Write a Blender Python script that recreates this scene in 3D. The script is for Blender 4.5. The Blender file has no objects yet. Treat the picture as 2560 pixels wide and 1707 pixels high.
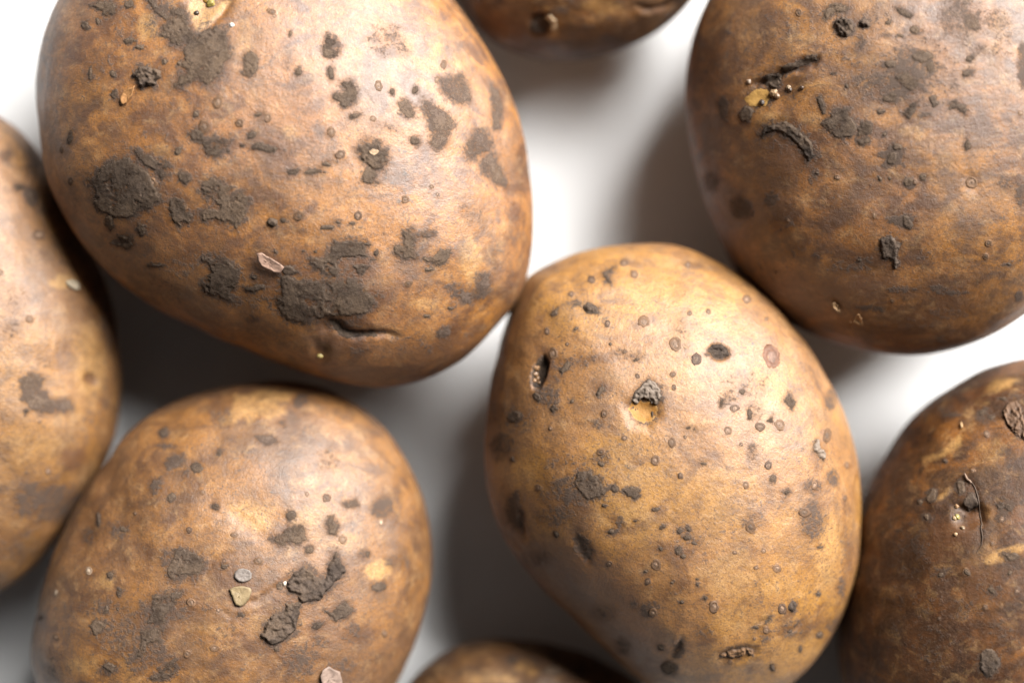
import bpy, math, random
import numpy as np
from mathutils import Vector
from mathutils.bvhtree import BVHTree

sc = bpy.context.scene
col = sc.collection
random.seed(7)

# ------------------------------------------------------------------ camera
H = 0.328            # camera height above the table, metres
LENS, SENSOR = 60.0, 36.0
PW, PH = 2560.0, 1707.0
cam_data = bpy.data.cameras.new('camera')
cam_data.lens = LENS
cam_data.sensor_width = SENSOR
cam_data.clip_start = 0.01
cam_data.clip_end = 20.0
cam_data.dof.use_dof = True
cam_data.dof.focus_distance = H - 0.0475
cam_data.dof.aperture_fstop = 3.7
cam_data.dof.aperture_blades = 7
cam = bpy.data.objects.new('camera', cam_data)
cam.location = (0, 0, H)
col.objects.link(cam)
sc.camera = cam

# ------------------------------------------------------------------ light: one big soft window up and to the right, weak room light
world = bpy.data.worlds.new('World')
sc.world = world
world.use_nodes = True
bg = world.node_tree.nodes['Background']
bg.inputs['Color'].default_value = (0.96, 0.97, 1.0, 1)
bg.inputs['Strength'].default_value = 0.045

def area(name, tilt, azim, dist, sx, sy, power, colour):
    t, a = math.radians(tilt), math.radians(azim)
    d = Vector((math.sin(t) * math.cos(a), math.sin(t) * math.sin(a), math.cos(t)))
    l = bpy.data.lights.new(name, 'AREA')
    l.shape = 'RECTANGLE'
    l.size, l.size_y = sx, sy
    l.energy = power
    l.color = colour
    o = bpy.data.objects.new(name, l)
    o.location = d * dist
    o.rotation_euler = d.to_track_quat('Z', 'Y').to_euler()
    col.objects.link(o)
    return o
area('window_light', 49, 46, 1.6, 1.05, 0.85, 130.0, (1.0, 0.985, 0.96))

sc.view_settings.view_transform = 'Standard'
sc.view_settings.look = 'None'
sc.view_settings.exposure = 0.0
sc.view_settings.gamma = 1.0
sc.render.engine = 'CYCLES'
sc.cycles.use_denoising = True
sc.cycles.max_bounces = 6
sc.cycles.sample_clamp_indirect = 5.0

# ------------------------------------------------------------------ maths helpers
def K(z):
    """metres per photograph pixel at height z"""
    return (H - z) * SENSOR / (LENS * PW)

def at(px, py, z):
    k = K(z)
    return np.array([(px - PW / 2) * k, (PH / 2 - py) * k, z])

def project(P):
    k = (H - P[:, 2]) * SENSOR / (LENS * PW)
    return P[:, 0] / k + PW / 2, PH / 2 - P[:, 1] / k

def ray(px, py):
    return Vector(((px - PW / 2) * SENSOR / (LENS * PW), (PH / 2 - py) * SENSOR / (LENS * PW), -1)).normalized()

def _hash(ix, iy, iz, seed):
    h = (ix * 374761393 + iy * 668265263 + iz * 2147483647 + seed * 1274126177) & 0xFFFFFFFF
    h = ((h ^ (h >> 13)) * 1274126177) & 0xFFFFFFFF
    h = ((h ^ (h >> 16)) * 2246822519) & 0xFFFFFFFF
    return ((h ^ (h >> 15)) & 0xFFFFFF) / float(0xFFFFFF)

def vnoise(x, y, z, seed=0):
    """smooth value noise, -1..1"""
    fx, fy, fz = np.floor(x), np.floor(y), np.floor(z)
    ix, iy, iz = fx.astype(np.int64), fy.astype(np.int64), fz.astype(np.int64)
    tx, ty, tz = x - fx, y - fy, z - fz
    tx, ty, tz = (t * t * t * (t * (t * 6 - 15) + 10) for t in (tx, ty, tz))
    r = 0
    for dx in (0, 1):
        wx = tx if dx else 1 - tx
        for dy in (0, 1):
            wy = ty if dy else 1 - ty
            for dz in (0, 1):
                wz = tz if dz else 1 - tz
                r = r + _hash(ix + dx, iy + dy, iz + dz, seed) * wx * wy * wz
    return r * 2 - 1

def fbm(x, y, z, octaves=4, seed=0, gain=0.5):
    a, s, t = 1.0, 0.0, 0.0
    for o in range(octaves):
        s = s + a * vnoise(x, y, z, seed + o * 17)
        t += a
        a *= gain
        x, y, z = x * 2.03 + 3.1, y * 2.03 + 1.7, z * 2.03 + 5.3
    return s / t

def smooth(a, b, x):
    t = np.clip((x - a) / (b - a), 0, 1)
    return t * t * (3 - 2 * t)

def poly_sd(poly, X, Y):
    """signed distance to a polygon, positive inside"""
    p = np.asarray(poly, float)
    d2 = np.full(X.shape, 1e18)
    inside = np.zeros(X.shape, bool)
    n = len(p)
    for i in range(n):
        ax, ay = p[i]
        bx, by = p[(i + 1) % n]
        ex, ey = bx - ax, by - ay
        wx, wy = X - ax, Y - ay
        t = np.clip((wx * ex + wy * ey) / (ex * ex + ey * ey + 1e-9), 0, 1)
        d2 = np.minimum(d2, (wx - ex * t) ** 2 + (wy - ey * t) ** 2)
        if ay != by:
            c = ((ay > Y) != (by > Y)) & (X < (bx - ax) * (Y - ay) / (by - ay) + ax)
            inside ^= c
    d = np.sqrt(d2)
    return np.where(inside, d, -d)

def line_d(pts, X, Y):
    d2 = np.full(X.shape, 1e18)
    tt = np.zeros(X.shape)
    n = len(pts) - 1
    for i in range(n):
        ax, ay = pts[i]
        bx, by = pts[i + 1]
        ex, ey = bx - ax, by - ay
        wx, wy = X - ax, Y - ay
        t = np.clip((wx * ex + wy * ey) / (ex * ex + ey * ey + 1e-9), 0, 1)
        q = (wx - ex * t) ** 2 + (wy - ey * t) ** 2
        m = q < d2
        d2 = np.where(m, q, d2)
        tt = np.where(m, (i + t) / n, tt)
    return np.sqrt(d2), tt

# views of the photograph that measurements were taken in: x0, y0, scale
VIEW = {'A': (0, 0, 2.6133), 'B': (600, 0, 2.6133), 'C': (1660, 0, 2.6133), 'D': (0, 400, 2.6133),
        'E': (1100, 580, 2.1382), 'F': (0, 950, 2.0709), 'G': (1100, 1100, 2.1382), 'H': (1900, 800, 1.7288),
        'I': (600, 500, 2.94), 'J': (1700, 400, 2.7349), 'K': (0, 280, 1.285), 'L': (1100, 0, 3.36),
        'M': (950, 1000, 2.217), 'O': (0, 0, 0.91875)}

def V(v, pts):
    x0, y0, s = VIEW[v]
    return [(x0 + x / s, y0 + y / s) for x, y in pts]

def oval(v, x, y, rx, ry=None, n=14, rot=0, wob=0.16):
    ry = ry or rx
    x0, y0, s = VIEW[v]
    r = random.Random(int(x * 13 + y * 7))
    out = []
    ph = r.random() * 6
    for i in range(n):
        a = 2 * math.pi * i / n
        k = 1 + wob * math.sin(2 * a + ph) * r.uniform(.4, 1) + wob * .6 * r.uniform(-1, 1)
        cx, cy = rx * k * math.cos(a), ry * k * math.sin(a)
        out.append((x0 + (x + cx * math.cos(rot) - cy * math.sin(rot)) / s, y0 + (y + cx * math.sin(rot) + cy * math.cos(rot)) / s))
    return out

# ------------------------------------------------------------------ materials
class NT:
    def __init__(self, name):
        self.m = bpy.data.materials.new(name)
        self.m.use_nodes = True
        self.t = self.m.node_tree
        self.b = self.t.nodes['Principled BSDF']
    def n(self, kind, **kw):
        x = self.t.nodes.new(kind)
        for k, v in kw.items():
            setattr(x, k, v)
        return x
    def link(self, a, b):
        self.t.links.new(a, b)
    def put(self, sock, v):
        if isinstance(v, bpy.types.NodeSocket):
            self.link(v, sock)
        else:
            sock.default_value = v
    def math(self, op, a, b=0.0, clamp=False):
        x = self.n('ShaderNodeMath', operation=op, use_clamp=clamp)
        self.put(x.inputs[0], a)
        self.put(x.inputs[1], b)
        return x.outputs[0]
    def step(self, x, a, b, lo=0.0, hi=1.0):
        r = self.n('ShaderNodeMapRange', interpolation_type='SMOOTHSTEP')
        self.put(r.inputs['Value'], x)
        r.inputs['From Min'].default_value = a
        r.inputs['From Max'].default_value = b
        r.inputs['To Min'].default_value = lo
        r.inputs['To Max'].default_value = hi
        return r.outputs[0]
    def noise(self, co, scale, detail=4, rough=0.55, dist=0.0):
        x = self.n('ShaderNodeTexNoise')
        self.link(co, x.inputs['Vector'])
        x.inputs['Scale'].default_value = scale
        x.inputs['Detail'].default_value = detail
        x.inputs['Roughness'].default_value = rough
        x.inputs['Distortion'].default_value = dist
        return x.outputs['Fac']
    def mix(self, f, a, b, blend='MIX'):
        x = self.n('ShaderNodeMix', data_type='RGBA', blend_type=blend)
        self.put(x.inputs[0], f)
        for s, v in ((x.inputs[6], a), (x.inputs[7], b)):
            self.put(s, v if isinstance(v, bpy.types.NodeSocket) else (*v, 1) if len(v) == 3 else v)
        return x.outputs[2]
    def attr(self, name):
        x = self.n('ShaderNodeAttribute', attribute_name=name)
        return x
    def coords(self, seed, stretch=(1, 1, 1), rot=0.0):
        tc = self.n('ShaderNodeTexCoord')
        mp = self.n('ShaderNodeMapping')
        mp.inputs['Location'].default_value = (seed * 1.37, seed * 0.71, seed * 2.13)
        mp.inputs['Rotation'].default_value = (0, 0, rot)
        mp.inputs['Scale'].default_value = stretch
        self.link(tc.outputs['Object'], mp.inputs['Vector'])
        return mp.outputs[0]
    def bump(self, h, strength, dist, normal=None):
        x = self.n('ShaderNodeBump')
        x.inputs['Strength'].default_value = strength
        x.inputs['Distance'].default_value = dist
        self.link(h, x.inputs['Height'])
        if normal is not None:
            self.link(normal, x.inputs['Normal'])
        return x.outputs[0]

SOIL = (0.052, 0.036, 0.027)
SKIN = .575

def skin_material(name, seed, ochre, tan, brown, film, film_amt, brown_lo, brown_hi, rot, dust=.20, gloss=.82, dim=1.0):
    ochre, tan, brown, film = [tuple(k * w * SKIN * dim for k, w in zip(q, (1.06, .985, .69))) for q in (ochre, tan, brown, film)]
    t = NT(name)
    co = t.coords(seed)
    st = t.coords(seed + 3, (1.0, 1.45, 1.3), rot)          # streaks of the skin run one way
    big = t.noise(co, 42, 3, .5, .4)
    mid = t.noise(st, 120, 7, .62, 1.2)
    blo = t.noise(co, 230, 8, .66, .6)
    c = t.mix(t.step(big, .40, .60), tan, ochre)
    c = t.mix(t.step(t.noise(co, 65, 5, .6, .7), .54, .72, 0, .4), c, (.52 * SKIN * dim, .285 * SKIN * dim, .10 * SKIN * dim))
    f1 = t.math('ADD', t.math('MULTIPLY', mid, .62), t.math('MULTIPLY', blo, .38))
    c = t.mix(t.step(f1, brown_lo, brown_hi, 0, .88), c, brown)
    # thin dusty film of dry soil
    fn = t.noise(co, 105, 10, .70, .8)
    ff = t.step(fn, .45, .64, 0, film_amt)
    c = t.mix(ff, c, film)
    f3 = t.noise(co, 330, 8, .72, .5)
    c = t.mix(t.step(f3, .50, .70, 0, .55), c, t.mix(.35, film, brown))
    c = t.mix(t.step(f3, .50, .30, 0, .35), c, (.44, .26, .11))
    # pale dust lying on the skin
    du = t.noise(co, 75, 6, .62, .6)
    dd = t.math('MULTIPLY', t.step(du, .44, .66), t.step(t.noise(co, 1100, 6, .75), .38, .62))
    c = t.mix(t.math('MULTIPLY', dd, dust), c, (.235, .165, .112))
    # bare yellow places; rusty ones, with flank shade painted in
    pa = t.attr('pale').outputs['Fac']
    ru = t.attr('rust').outputs['Fac']
    so = t.attr('soil').outputs['Fac']
    gn = t.noise(co, 620, 7, .68, .3)
    g2 = t.noise(co, 1500, 5, .65)
    wob = t.math('MULTIPLY', t.math('SUBTRACT', gn, .5), 1.1)
    pf = t.step(t.math('ADD', pa, t.math('MULTIPLY', wob, 1.0)), .12, 1.0, 0, .80)
    c = t.mix(pf, c, t.mix(blo, (.44, .265, .095), (.40, .195, .050)))
    rf = t.step(t.math('ADD', t.math('MULTIPLY', ru, 1.35), t.math('MULTIPLY', wob, .9)), .15, 1.0, 0, .82)
    c = t.mix(rf, c, (.095, .035, .009))
    # grain of the skin: pores and dust
    gr = t.noise(co, 3000, 3, .7)
    c = t.mix(t.step(gr, .46, .68, 0, .62), c, t.mix(.7, c, (.050, .026, .013)))
    c = t.mix(t.step(g2, .48, .68, 0, .42), c, (.115, .053, .024))
    po = t.noise(co, 2100, 2, .5)
    c = t.mix(t.math('MULTIPLY', t.step(po, .60, .68), t.step(t.noise(co, 140, 4, .6), .38, .62, .15, .75)), c, (.058, .030, .017))
    # specks of soil
    sp = t.noise(co, 900, 9, .74)
    ar = t.noise(co, 60, 2, .5)
    spk = t.math('ADD', sp, t.math('MULTIPLY', t.math('SUBTRACT', ar, .5), .30))
    c = t.mix(t.step(spk, .615, .69, 0, .85), c, SOIL)
    # stained soil with a granular edge; also carries some painted flank shade
    c = t.mix(t.step(so, .0, .85, 0, .52), c, (.078, .036, .017))
    sm = t.math('ADD', t.math('MULTIPLY', so, .95), t.math('ADD', t.math('MULTIPLY', wob, 1.5), t.math('MULTIPLY', t.math('SUBTRACT', g2, .5), 1.7)))
    sm = t.math('MULTIPLY', sm, t.step(so, .02, .22))
    sf = t.step(sm, .42, .92, 0, .88)
    c = t.mix(sf, c, t.mix(gr, (.034, .022, .016), (.082, .055, .040)))
    t.link(c, t.b.inputs['Base Color'])
    rr = t.step(t.math('ADD', t.math('MULTIPLY', gn, .5), t.math('MULTIPLY', gr, .5)), .3, .7, .48, .64)
    rr = t.math('ADD', rr, t.math('MULTIPLY', sf, .22))
    t.link(rr, t.b.inputs['Roughness'])
    t.link(t.step(t.math('MAXIMUM', sf, so), 0, 1, gloss, gloss * .4), t.b.inputs['Specular IOR Level'])
    n = t.bump(gr, .40, .00011)
    n = t.bump(t.math('ADD', gn, t.math('MULTIPLY', sp, .8)), .50, .00030, n)
    n = t.bump(t.math('ADD', sf, t.math('MULTIPLY', spk, .2)), .28, .00016, n)
    t.link(n, t.b.inputs['Normal'])
    return t.m

def soil_material(name, c1, c2, bump=.8, rough=.8):
    t = NT(name)
    co = t.coords(2.0)
    a = t.noise(co, 420, 6, .65, .4)
    g = t.noise(co, 2200, 5, .75)
    c = t.mix(t.step(a, .35, .68), c1, c2)
    c = t.mix(t.step(t.noise(co, 130, 5, .65), .40, .66, 0, .65), c, (.135, .088, .055))
    c = t.mix(t.step(g, .46, .74, 0, .6), c, (.115, .087, .068))
    c = t.mix(t.step(t.noise(co, 3600, 2, .6), .5, .7, 0, .5), c, (.028, .019, .015))
    t.link(c, t.b.inputs['Base Color'])
    cv = t.attr('cover').outputs['Fac']
    k = t.math('ADD', cv, t.math('ADD', t.math('MULTIPLY', t.math('SUBTRACT', a, .5), 2.2), t.math('MULTIPLY', t.math('SUBTRACT', g, .5), 2.6)))
    lo = t.noise(co, 260, 7, .7, .5)
    k = t.math('ADD', k, t.math('MULTIPLY', t.math('SUBTRACT', lo, .5), 3.2))
    t.link(t.step(k, -.40, .95, 0, .95), t.b.inputs['Alpha'])
    t.b.inputs['Roughness'].default_value = rough
    t.b.inputs['Specular IOR Level'].default_value = .22
    n = t.bump(g, bump, .00020)
    n = t.bump(a, .3, .0003, n)
    t.link(n, t.b.inputs['Normal'])
    return t.m

def tint_material(name, rough=.6, spec=.4, bump=.5, fray=False):
    """pigment comes from each piece's own colour attribute"""
    t = NT(name)
    co = t.coords(5.0)
    g = t.noise(co, 1900, 5, .7)
    a = t.attr('tint').outputs['Color']
    c = t.mix(t.step(g, .42, .74, 0, .5), a, t.mix(.55, a, (.07, .045, .03)))
    t.link(c, t.b.inputs['Base Color'])
    t.b.inputs['Roughness'].default_value = rough
    t.b.inputs['Specular IOR Level'].default_value = spec
    if fray:
        k = t.math('ADD', t.attr('cover').outputs['Fac'], t.math('MULTIPLY', t.math('SUBTRACT', t.noise(co, 900, 5, .7), .5), 3.0))
        t.link(t.step(k, -.25, .35), t.b.inputs['Alpha'])
    t.link(t.bump(g, bump, .00018), t.b.inputs['Normal'])
    return t.m

M_SOIL = soil_material('dry_soil', (.046, .030, .020), (.088, .060, .042))
M_THIN = soil_material('thin_soil', (.088, .058, .043), (.125, .086, .066))
M_CLOD = soil_material('crumbly_soil', (.036, .025, .019), (.076, .054, .041), 1.0)
M_TINT = tint_material('cork')
M_DARK = soil_material('black_soil', (.020, .014, .011), (.046, .032, .024), 1.0)
M_CORK = tint_material('frayed_cork', .65, .3, .6, True)
M_FLAKE = tint_material('papery_skin', .55, .4, .4)
M_BUD = tint_material('sprout', .4, .5, .2)

# ------------------------------------------------------------------ the white table
def make_table():
    s, t = 0.9, 0.02
    v = [(-s, -s, -t), (s, -s, -t), (s, s, -t), (-s, s, -t), (-s, -s, 0), (s, -s, 0), (s, s, 0), (-s, s, 0)]
    f = [(0, 3, 2, 1), (4, 5, 6, 7), (0, 1, 5, 4), (1, 2, 6, 5), (2, 3, 7, 6), (3, 0, 4, 7)]
    me = bpy.data.meshes.new('tabletop')
    me.from_pydata(v, [], f)
    n = NT('white_tabletop')
    co = n.coords(1.0)
    a = n.noise(co, 30, 4, .5)
    c = n.mix(a, (.68, .685, .69), (.71, .71, .705))
    d = n.noise(co, 700, 6, .7)
    c = n.mix(n.step(d, .70, .78, 0, .35), c, (.35, .27, .2))
    n.link(c, n.b.inputs['Base Color'])
    n.b.inputs['Roughness'].default_value = .45
    me.materials.append(n.m)
    o = bpy.data.objects.new('tabletop', me)
    o['kind'] = 'structure'
    o['label'] = 'plain white tabletop under the potatoes'
    col.objects.link(o)
make_table()

# ------------------------------------------------------------------ potato builder
_cube = {}
def cube_sphere(N):
    if N in _cube:
        return _cube[N]
    g = np.tan(np.linspace(-1, 1, N + 1) * math.pi / 4)
    U, W = np.meshgrid(g, g, indexing='ij')
    one = np.ones_like(U)
    faces = [(U, W, one), (W, U, -one), (one, U, W), (-one, W, U), (W, one, U), (U, -one, W)]
    P, Q = [], []
    for i, (x, y, z) in enumerate(faces):
        P.append(np.stack([x, y, z], -1).reshape(-1, 3))
        idx = np.arange((N + 1) ** 2).reshape(N + 1, N + 1) + i * (N + 1) ** 2
        Q.append(np.stack([idx[:-1, :-1], idx[1:, :-1], idx[1:, 1:], idx[:-1, 1:]], -1).reshape(-1, 4))
    P = np.concatenate(P)
    Q = np.concatenate(Q)
    key = np.round(P * 1e6).astype(np.int64)
    _, first, inv = np.unique(key, axis=0, return_index=True, return_inverse=True)
    P = P[first]
    Q = inv.reshape(-1)[Q]
    D = P / np.linalg.norm(P, axis=1, keepdims=True)
    _cube[N] = (D, Q)
    return D, Q

def vert_normals(P, Q):
    e1 = P[Q[:, 2]] - P[Q[:, 0]]
    e2 = P[Q[:, 3]] - P[Q[:, 1]]
    fn = np.cross(e1, e2)
    N = np.zeros_like(P)
    for k in range(4):
        np.add.at(N, Q[:, k], fn)
    return N / (np.linalg.norm(N, axis=1, keepdims=True) + 1e-18)

def new_mesh(name, P, Q, mat, smooth_=True):
    me = bpy.data.meshes.new(name)
    P = np.asarray(P, np.float32)
    Q = np.asarray(Q, np.int32)
    k = Q.shape[1]
    me.vertices.add(len(P))
    me.vertices.foreach_set('co', P.ravel())
    me.loops.add(Q.size)
    me.loops.foreach_set('vertex_index', Q.ravel())
    me.polygons.add(len(Q))
    me.polygons.foreach_set('loop_start', np.arange(0, Q.size, k, dtype=np.int32))
    me.update(calc_edges=True)
    me.validate()
    me.polygons.foreach_set('use_smooth', np.full(len(me.polygons), smooth_))
    me.materials.append(mat)
    return me

class Potato:
    """a thing: Empty at the base, its skin and everything that grows in or sticks to the skin as parts"""
    def __init__(self, label, outline, centre, zc, top, mat, N, summit=(0, 0), lumps=.03, seed=0, full=.9, feats=None):
        feats = feats or {}
        zc, top = zc * .84, top * .87
        out = np.array(V('O', outline))
        cpx = np.array(V('O', [centre])[0])
        d = out - cpx
        ang = np.arctan2(-d[:, 1], d[:, 0])
        rad = np.hypot(d[:, 0], d[:, 1])
        o = np.argsort(ang)
        ang, rad = ang[o], rad[o]
        A = np.linspace(-math.pi, math.pi, 361)
        T = np.interp(A, np.r_[ang - 2 * math.pi, ang, ang + 2 * math.pi], np.r_[rad, rad, rad])
        ker = np.exp(-np.linspace(-2, 2, 13) ** 2)
        ker /= ker.sum()
        T = np.convolve(np.r_[T[-7:-1], T, T[1:7]], ker, 'valid')
        D, Q = cube_sphere(N)
        th = np.arctan2(D[:, 1], D[:, 0])
        sp = D[:, 2]
        cp = np.sqrt(np.maximum(0, 1 - sp * sp))
        L = fbm(D[:, 0] * 1.5 + seed, D[:, 1] * 1.5, D[:, 2] * 1.5, 3, seed)
        L2 = fbm(D[:, 0] * 5 + seed, D[:, 1] * 5, D[:, 2] * 5, 3, seed + 5)
        L3 = fbm(D[:, 0] * 11 + seed, D[:, 1] * 11, D[:, 2] * 11, 2, seed + 9)
        lump = 1 + lumps * L * 1.8 + lumps * .20 * L2 + lumps * .02 * L3
        c = at(cpx[0], cpx[1], zc)
        R = T * K(zc)
        up = np.maximum(sp, 0)
        kz = np.where(sp > 0, top - zc, zc)
        for it in range(5):
            r = np.interp(th, A, R) * cp ** full * lump
            P = np.stack([c[0] + r * np.cos(th) + summit[0] * .001 * up ** 2,
                          c[1] + r * np.sin(th) + summit[1] * .001 * up ** 2,
                          zc + kz * np.sign(sp) * np.abs(sp) ** .96 * (1 + (lump - 1) * .8)], -1)
            if it == 4:
                break
            x, y = project(P)
            a2 = np.arctan2(-(y - cpx[1]), x - cpx[0])
            r2 = np.hypot(x - cpx[0], y - cpx[1])
            b = np.clip(((a2 + math.pi) / (2 * math.pi) * 180).astype(int), 0, 179)
            mx = np.zeros(180)
            np.maximum.at(mx, b, r2)
            mx = np.interp(A, np.r_[-math.pi - .0175, -math.pi + (np.arange(180) + .5) * math.pi / 90, math.pi + .0175], np.r_[mx[-1], mx, mx[0]])
            q = T / np.maximum(mx, 1)
            q = np.convolve(np.r_[q[-7:-1], q, q[1:7]], ker, 'valid')
            R = R * q
        low = P[:, 2] < zc
        mz = P[:, 2].min()
        P[low, 2] = zc + (P[low, 2] - zc) * (zc / (zc - mz))
        Nn = vert_normals(P, Q)
        X, Y = project(P)
        view = np.array([0, 0, H]) - P
        view /= np.linalg.norm(view, axis=1, keepdims=True)
        face = smooth(.0, .15, (Nn * view).sum(1))
        soil = np.zeros(len(P))
        pale = np.zeros(len(P))
        rust_shade = np.zeros(len(P))
        disp = np.zeros(len(P))
        mm = .001
        chan = {'soil': soil, 'pale': pale, 'rust': rust_shade}
        def near(pts, m):
            p = np.array(pts)
            return np.nonzero((face > 0) & (X > p[:, 0].min() - m) & (X < p[:, 0].max() + m) & (Y > p[:, 1].min() - m) & (Y < p[:, 1].max() + m))[0]
        for kind, poly, soft, amt in feats.get('stain', []):
            i = near(poly, soft * 2)
            s = poly_sd(poly, X[i], Y[i])
            m = smooth(-soft, soft, s) * amt * face[i]
            chan[kind][i] = np.maximum(chan[kind][i], m)
        for pts, w, depth, dark in feats.get('crease', []):
            i = near(pts, w * 3)
            wx, wy = fbm(X[i] / 26, Y[i] / 26, X[i] * 0, 3, 8), fbm(X[i] / 26, Y[i] / 26, X[i] * 0 + 7, 3, 9)
            dd, tt = line_d(pts, X[i] + wx * w * .9, Y[i] + wy * w * .9)
            taper = np.sin(np.pi * np.clip(tt * .9 + .05, 0, 1)) ** .5
            g = np.exp(-(dd / w) ** 2) * face[i]
            disp[i] -= depth * mm * g * taper
            if dark:
                soil[i] = np.maximum(soil[i], dark * np.exp(-(dd / (w * .75)) ** 2) * taper * face[i])
        for poly, soft, depth in feats.get('dent', []):
            i = near(poly, soft * 2)
            s = poly_sd(poly, X[i], Y[i])
            disp[i] -= depth * mm * smooth(-soft, soft, s) * face[i]
        for poly, big in feats.get('lenticel', []):
            p = np.array(poly)
            cc = p.mean(0)
            rr = np.abs(p - cc).mean(0).max() * 1.5
            i = near(poly, rr * 1.5)
            q = np.hypot(X[i] - cc[0], Y[i] - cc[1]) / rr
            rust_shade[i] = np.maximum(rust_shade[i], .62 * np.exp(-(q / 1.15) ** 2) * face[i])
            disp[i] += .10 * mm * np.exp(-(q / .95) ** 2) * face[i]
        P = P + Nn * disp[:, None]
        self.halo, self.px, self.py, self.face, self.soil = [], X, Y, face, soil
        self.base = np.array([c[0], c[1], 0.0])
        self.root = bpy.data.objects.new('potato', None)
        self.root.empty_display_size = .01
        self.root.location = self.base
        self.root['label'] = label
        self.root['category'] = 'potato'
        self.root['group'] = 'unwashed potatoes on the white table'
        col.objects.link(self.root)
        me = new_mesh('skin', P - self.base, Q, mat)
        for nm, ar in (('soil', soil), ('pale', pale), ('rust', rust_shade)):
            a = me.attributes.new(nm, 'FLOAT', 'POINT')
            a.data.foreach_set('value', ar.astype(np.float32))
        self.skin = self.link('skin', me)
        keep = (P[Q[:, 0], 2] > zc * .5)
        self.bvh = BVHTree.FromPolygons(P.tolist(), Q[keep].tolist())

    def finish(self):
        """dust the skin round every piece of soil that sticks to it"""
        for poly in self.halo:
            p = np.array(poly)
            i = np.nonzero((self.face > 0) & (self.px > p[:, 0].min() - 34) & (self.px < p[:, 0].max() + 34) & (self.py > p[:, 1].min() - 34) & (self.py < p[:, 1].max() + 34))[0]
            w = min(34, 11 + .30 * (p.max(0) - p.min(0)).min())
            m = smooth(-w, 4, poly_sd(poly, self.px[i], self.py[i])) * .80 * self.face[i]
            self.soil[i] = np.maximum(self.soil[i], m)
        self.skin.data.attributes['soil'].data.foreach_set('value', self.soil.astype(np.float32))

    def link(self, name, me, parent=None, label=None):
        o = bpy.data.objects.new(name, me)
        o.parent = parent or self.root
        if label:
            o['label'] = label
        col.objects.link(o)
        return o

    def hit(self, x, y):
        loc, nor, _, _ = self.bvh.ray_cast(Vector((0, 0, H)), ray(x, y))
        return loc, nor

    def tinted(self, me, tint):
        a = me.color_attributes.new('tint', 'FLOAT_COLOR', 'POINT')
        a.data.foreach_set('color', np.concatenate([tint, np.ones((len(tint), 1))], 1).astype(np.float32).ravel())

    def crust(self, poly, high=.25, name='soil_patch', mat=None, rag=3.0, step=2.2, rough=.5, edge=4.0, tint=None, label=None, parent=None, grain=14.0):
        """a raised patch with a ragged rim that follows the skin under it; poly in photograph pixels, high in mm"""
        p = np.array(poly)
        w = p.max(0) - p.min(0)
        if w.max() > 170:
            step *= 1.35
        if w.max() < 24:
            step *= .7
        xs = np.arange(p[:, 0].min() - 8, p[:, 0].max() + 8, step)
        ys = np.arange(p[:, 1].min() - 8, p[:, 1].max() + 8, step)
        X, Y = np.meshgrid(xs, ys, indexing='ij')
        rag = min(rag * 2.6, w.min() * .20)
        z0 = np.zeros_like(X) + p[0, 0] * .01
        sd = poly_sd(poly, X, Y) + rag * .25 + rag * 1.5 * fbm(X / 24, Y / 24, z0, 5, 3, .72)
        if w.min() > 34 and name == 'soil_patch':
            sd = np.minimum(sd, 16 * (fbm(X / 20, Y / 20, z0 + 40, 4, 71, .65) + .42))
        self.halo.append(poly)
        gx, gy = np.gradient(sd, step)
        gl = np.maximum(np.hypot(gx, gy), .35)
        fray = np.minimum(2.5 + 9 * np.clip(.35 + 1.5 * fbm(X / 60, Y / 60, z0 + 20, 2, 91), 0, 1), .22 * w.min())
        if name != 'soil_patch':
            fray = fray * .3
        use = sd > -fray - step * 1.1
        out = sd < -fray
        sd_c = np.where(out, sd + fray, 0)
        cover = sd / np.maximum(fray, 1.2)
        Xm, Ym = X - sd_c * gx / gl ** 2, Y - sd_c * gy / gl ** 2
        h = smooth(0, edge, sd) * (.75 + rough * fbm(X / grain, Y / grain, z0 + 9, 4, 11, .6) + rough * .28 * vnoise(X / 7, Y / 7, z0, 31) + .30 * (1 - smooth(edge, edge * 3.2, sd)))
        h = np.where(sd < 0, np.where(out, -.03, .012), np.maximum(h, .06) * high)
        idx = -np.ones(X.shape, int)
        P, T, CV = [], [], []
        for i, j in zip(*np.nonzero(use)):
            loc, nor = self.hit(Xm[i, j], Ym[i, j])
            if loc is None:
                continue
            idx[i, j] = len(P)
            q = loc + nor * (h[i, j] * .001)
            P.append((q.x, q.y, q.z))
            CV.append(cover[i, j])
            if tint is not None:
                T.append(min(1, max(0, h[i, j] / high)))
        a, b, c, d = idx[:-1, :-1], idx[1:, :-1], idx[1:, 1:], idx[:-1, 1:]
        ins = ~out
        ok = (a >= 0) & (b >= 0) & (c >= 0) & (d >= 0) & (ins[:-1, :-1] | ins[1:, :-1] | ins[1:, 1:] | ins[:-1, 1:])
        Q = np.stack([a[ok], d[ok], c[ok], b[ok]], -1)
        if len(Q) < 2:
            return None
        me = new_mesh(name, np.array(P) - self.base, Q, mat or (M_CORK if tint is not None else M_SOIL))
        at_ = me.attributes.new('cover', 'FLOAT', 'POINT')
        at_.data.foreach_set('value', np.clip(np.array(CV, np.float32), -3, (.45 if mat is M_THIN else .85) if name == 'soil_patch' else 3))
        if tint is not None:
            T = np.array(T)[:, None]
            c1, c2 = np.array(tint[0]), np.array(tint[1])
            self.tinted(me, c1 + (c2 - c1) * T)
        return self.link(name, me, parent, label)

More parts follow.
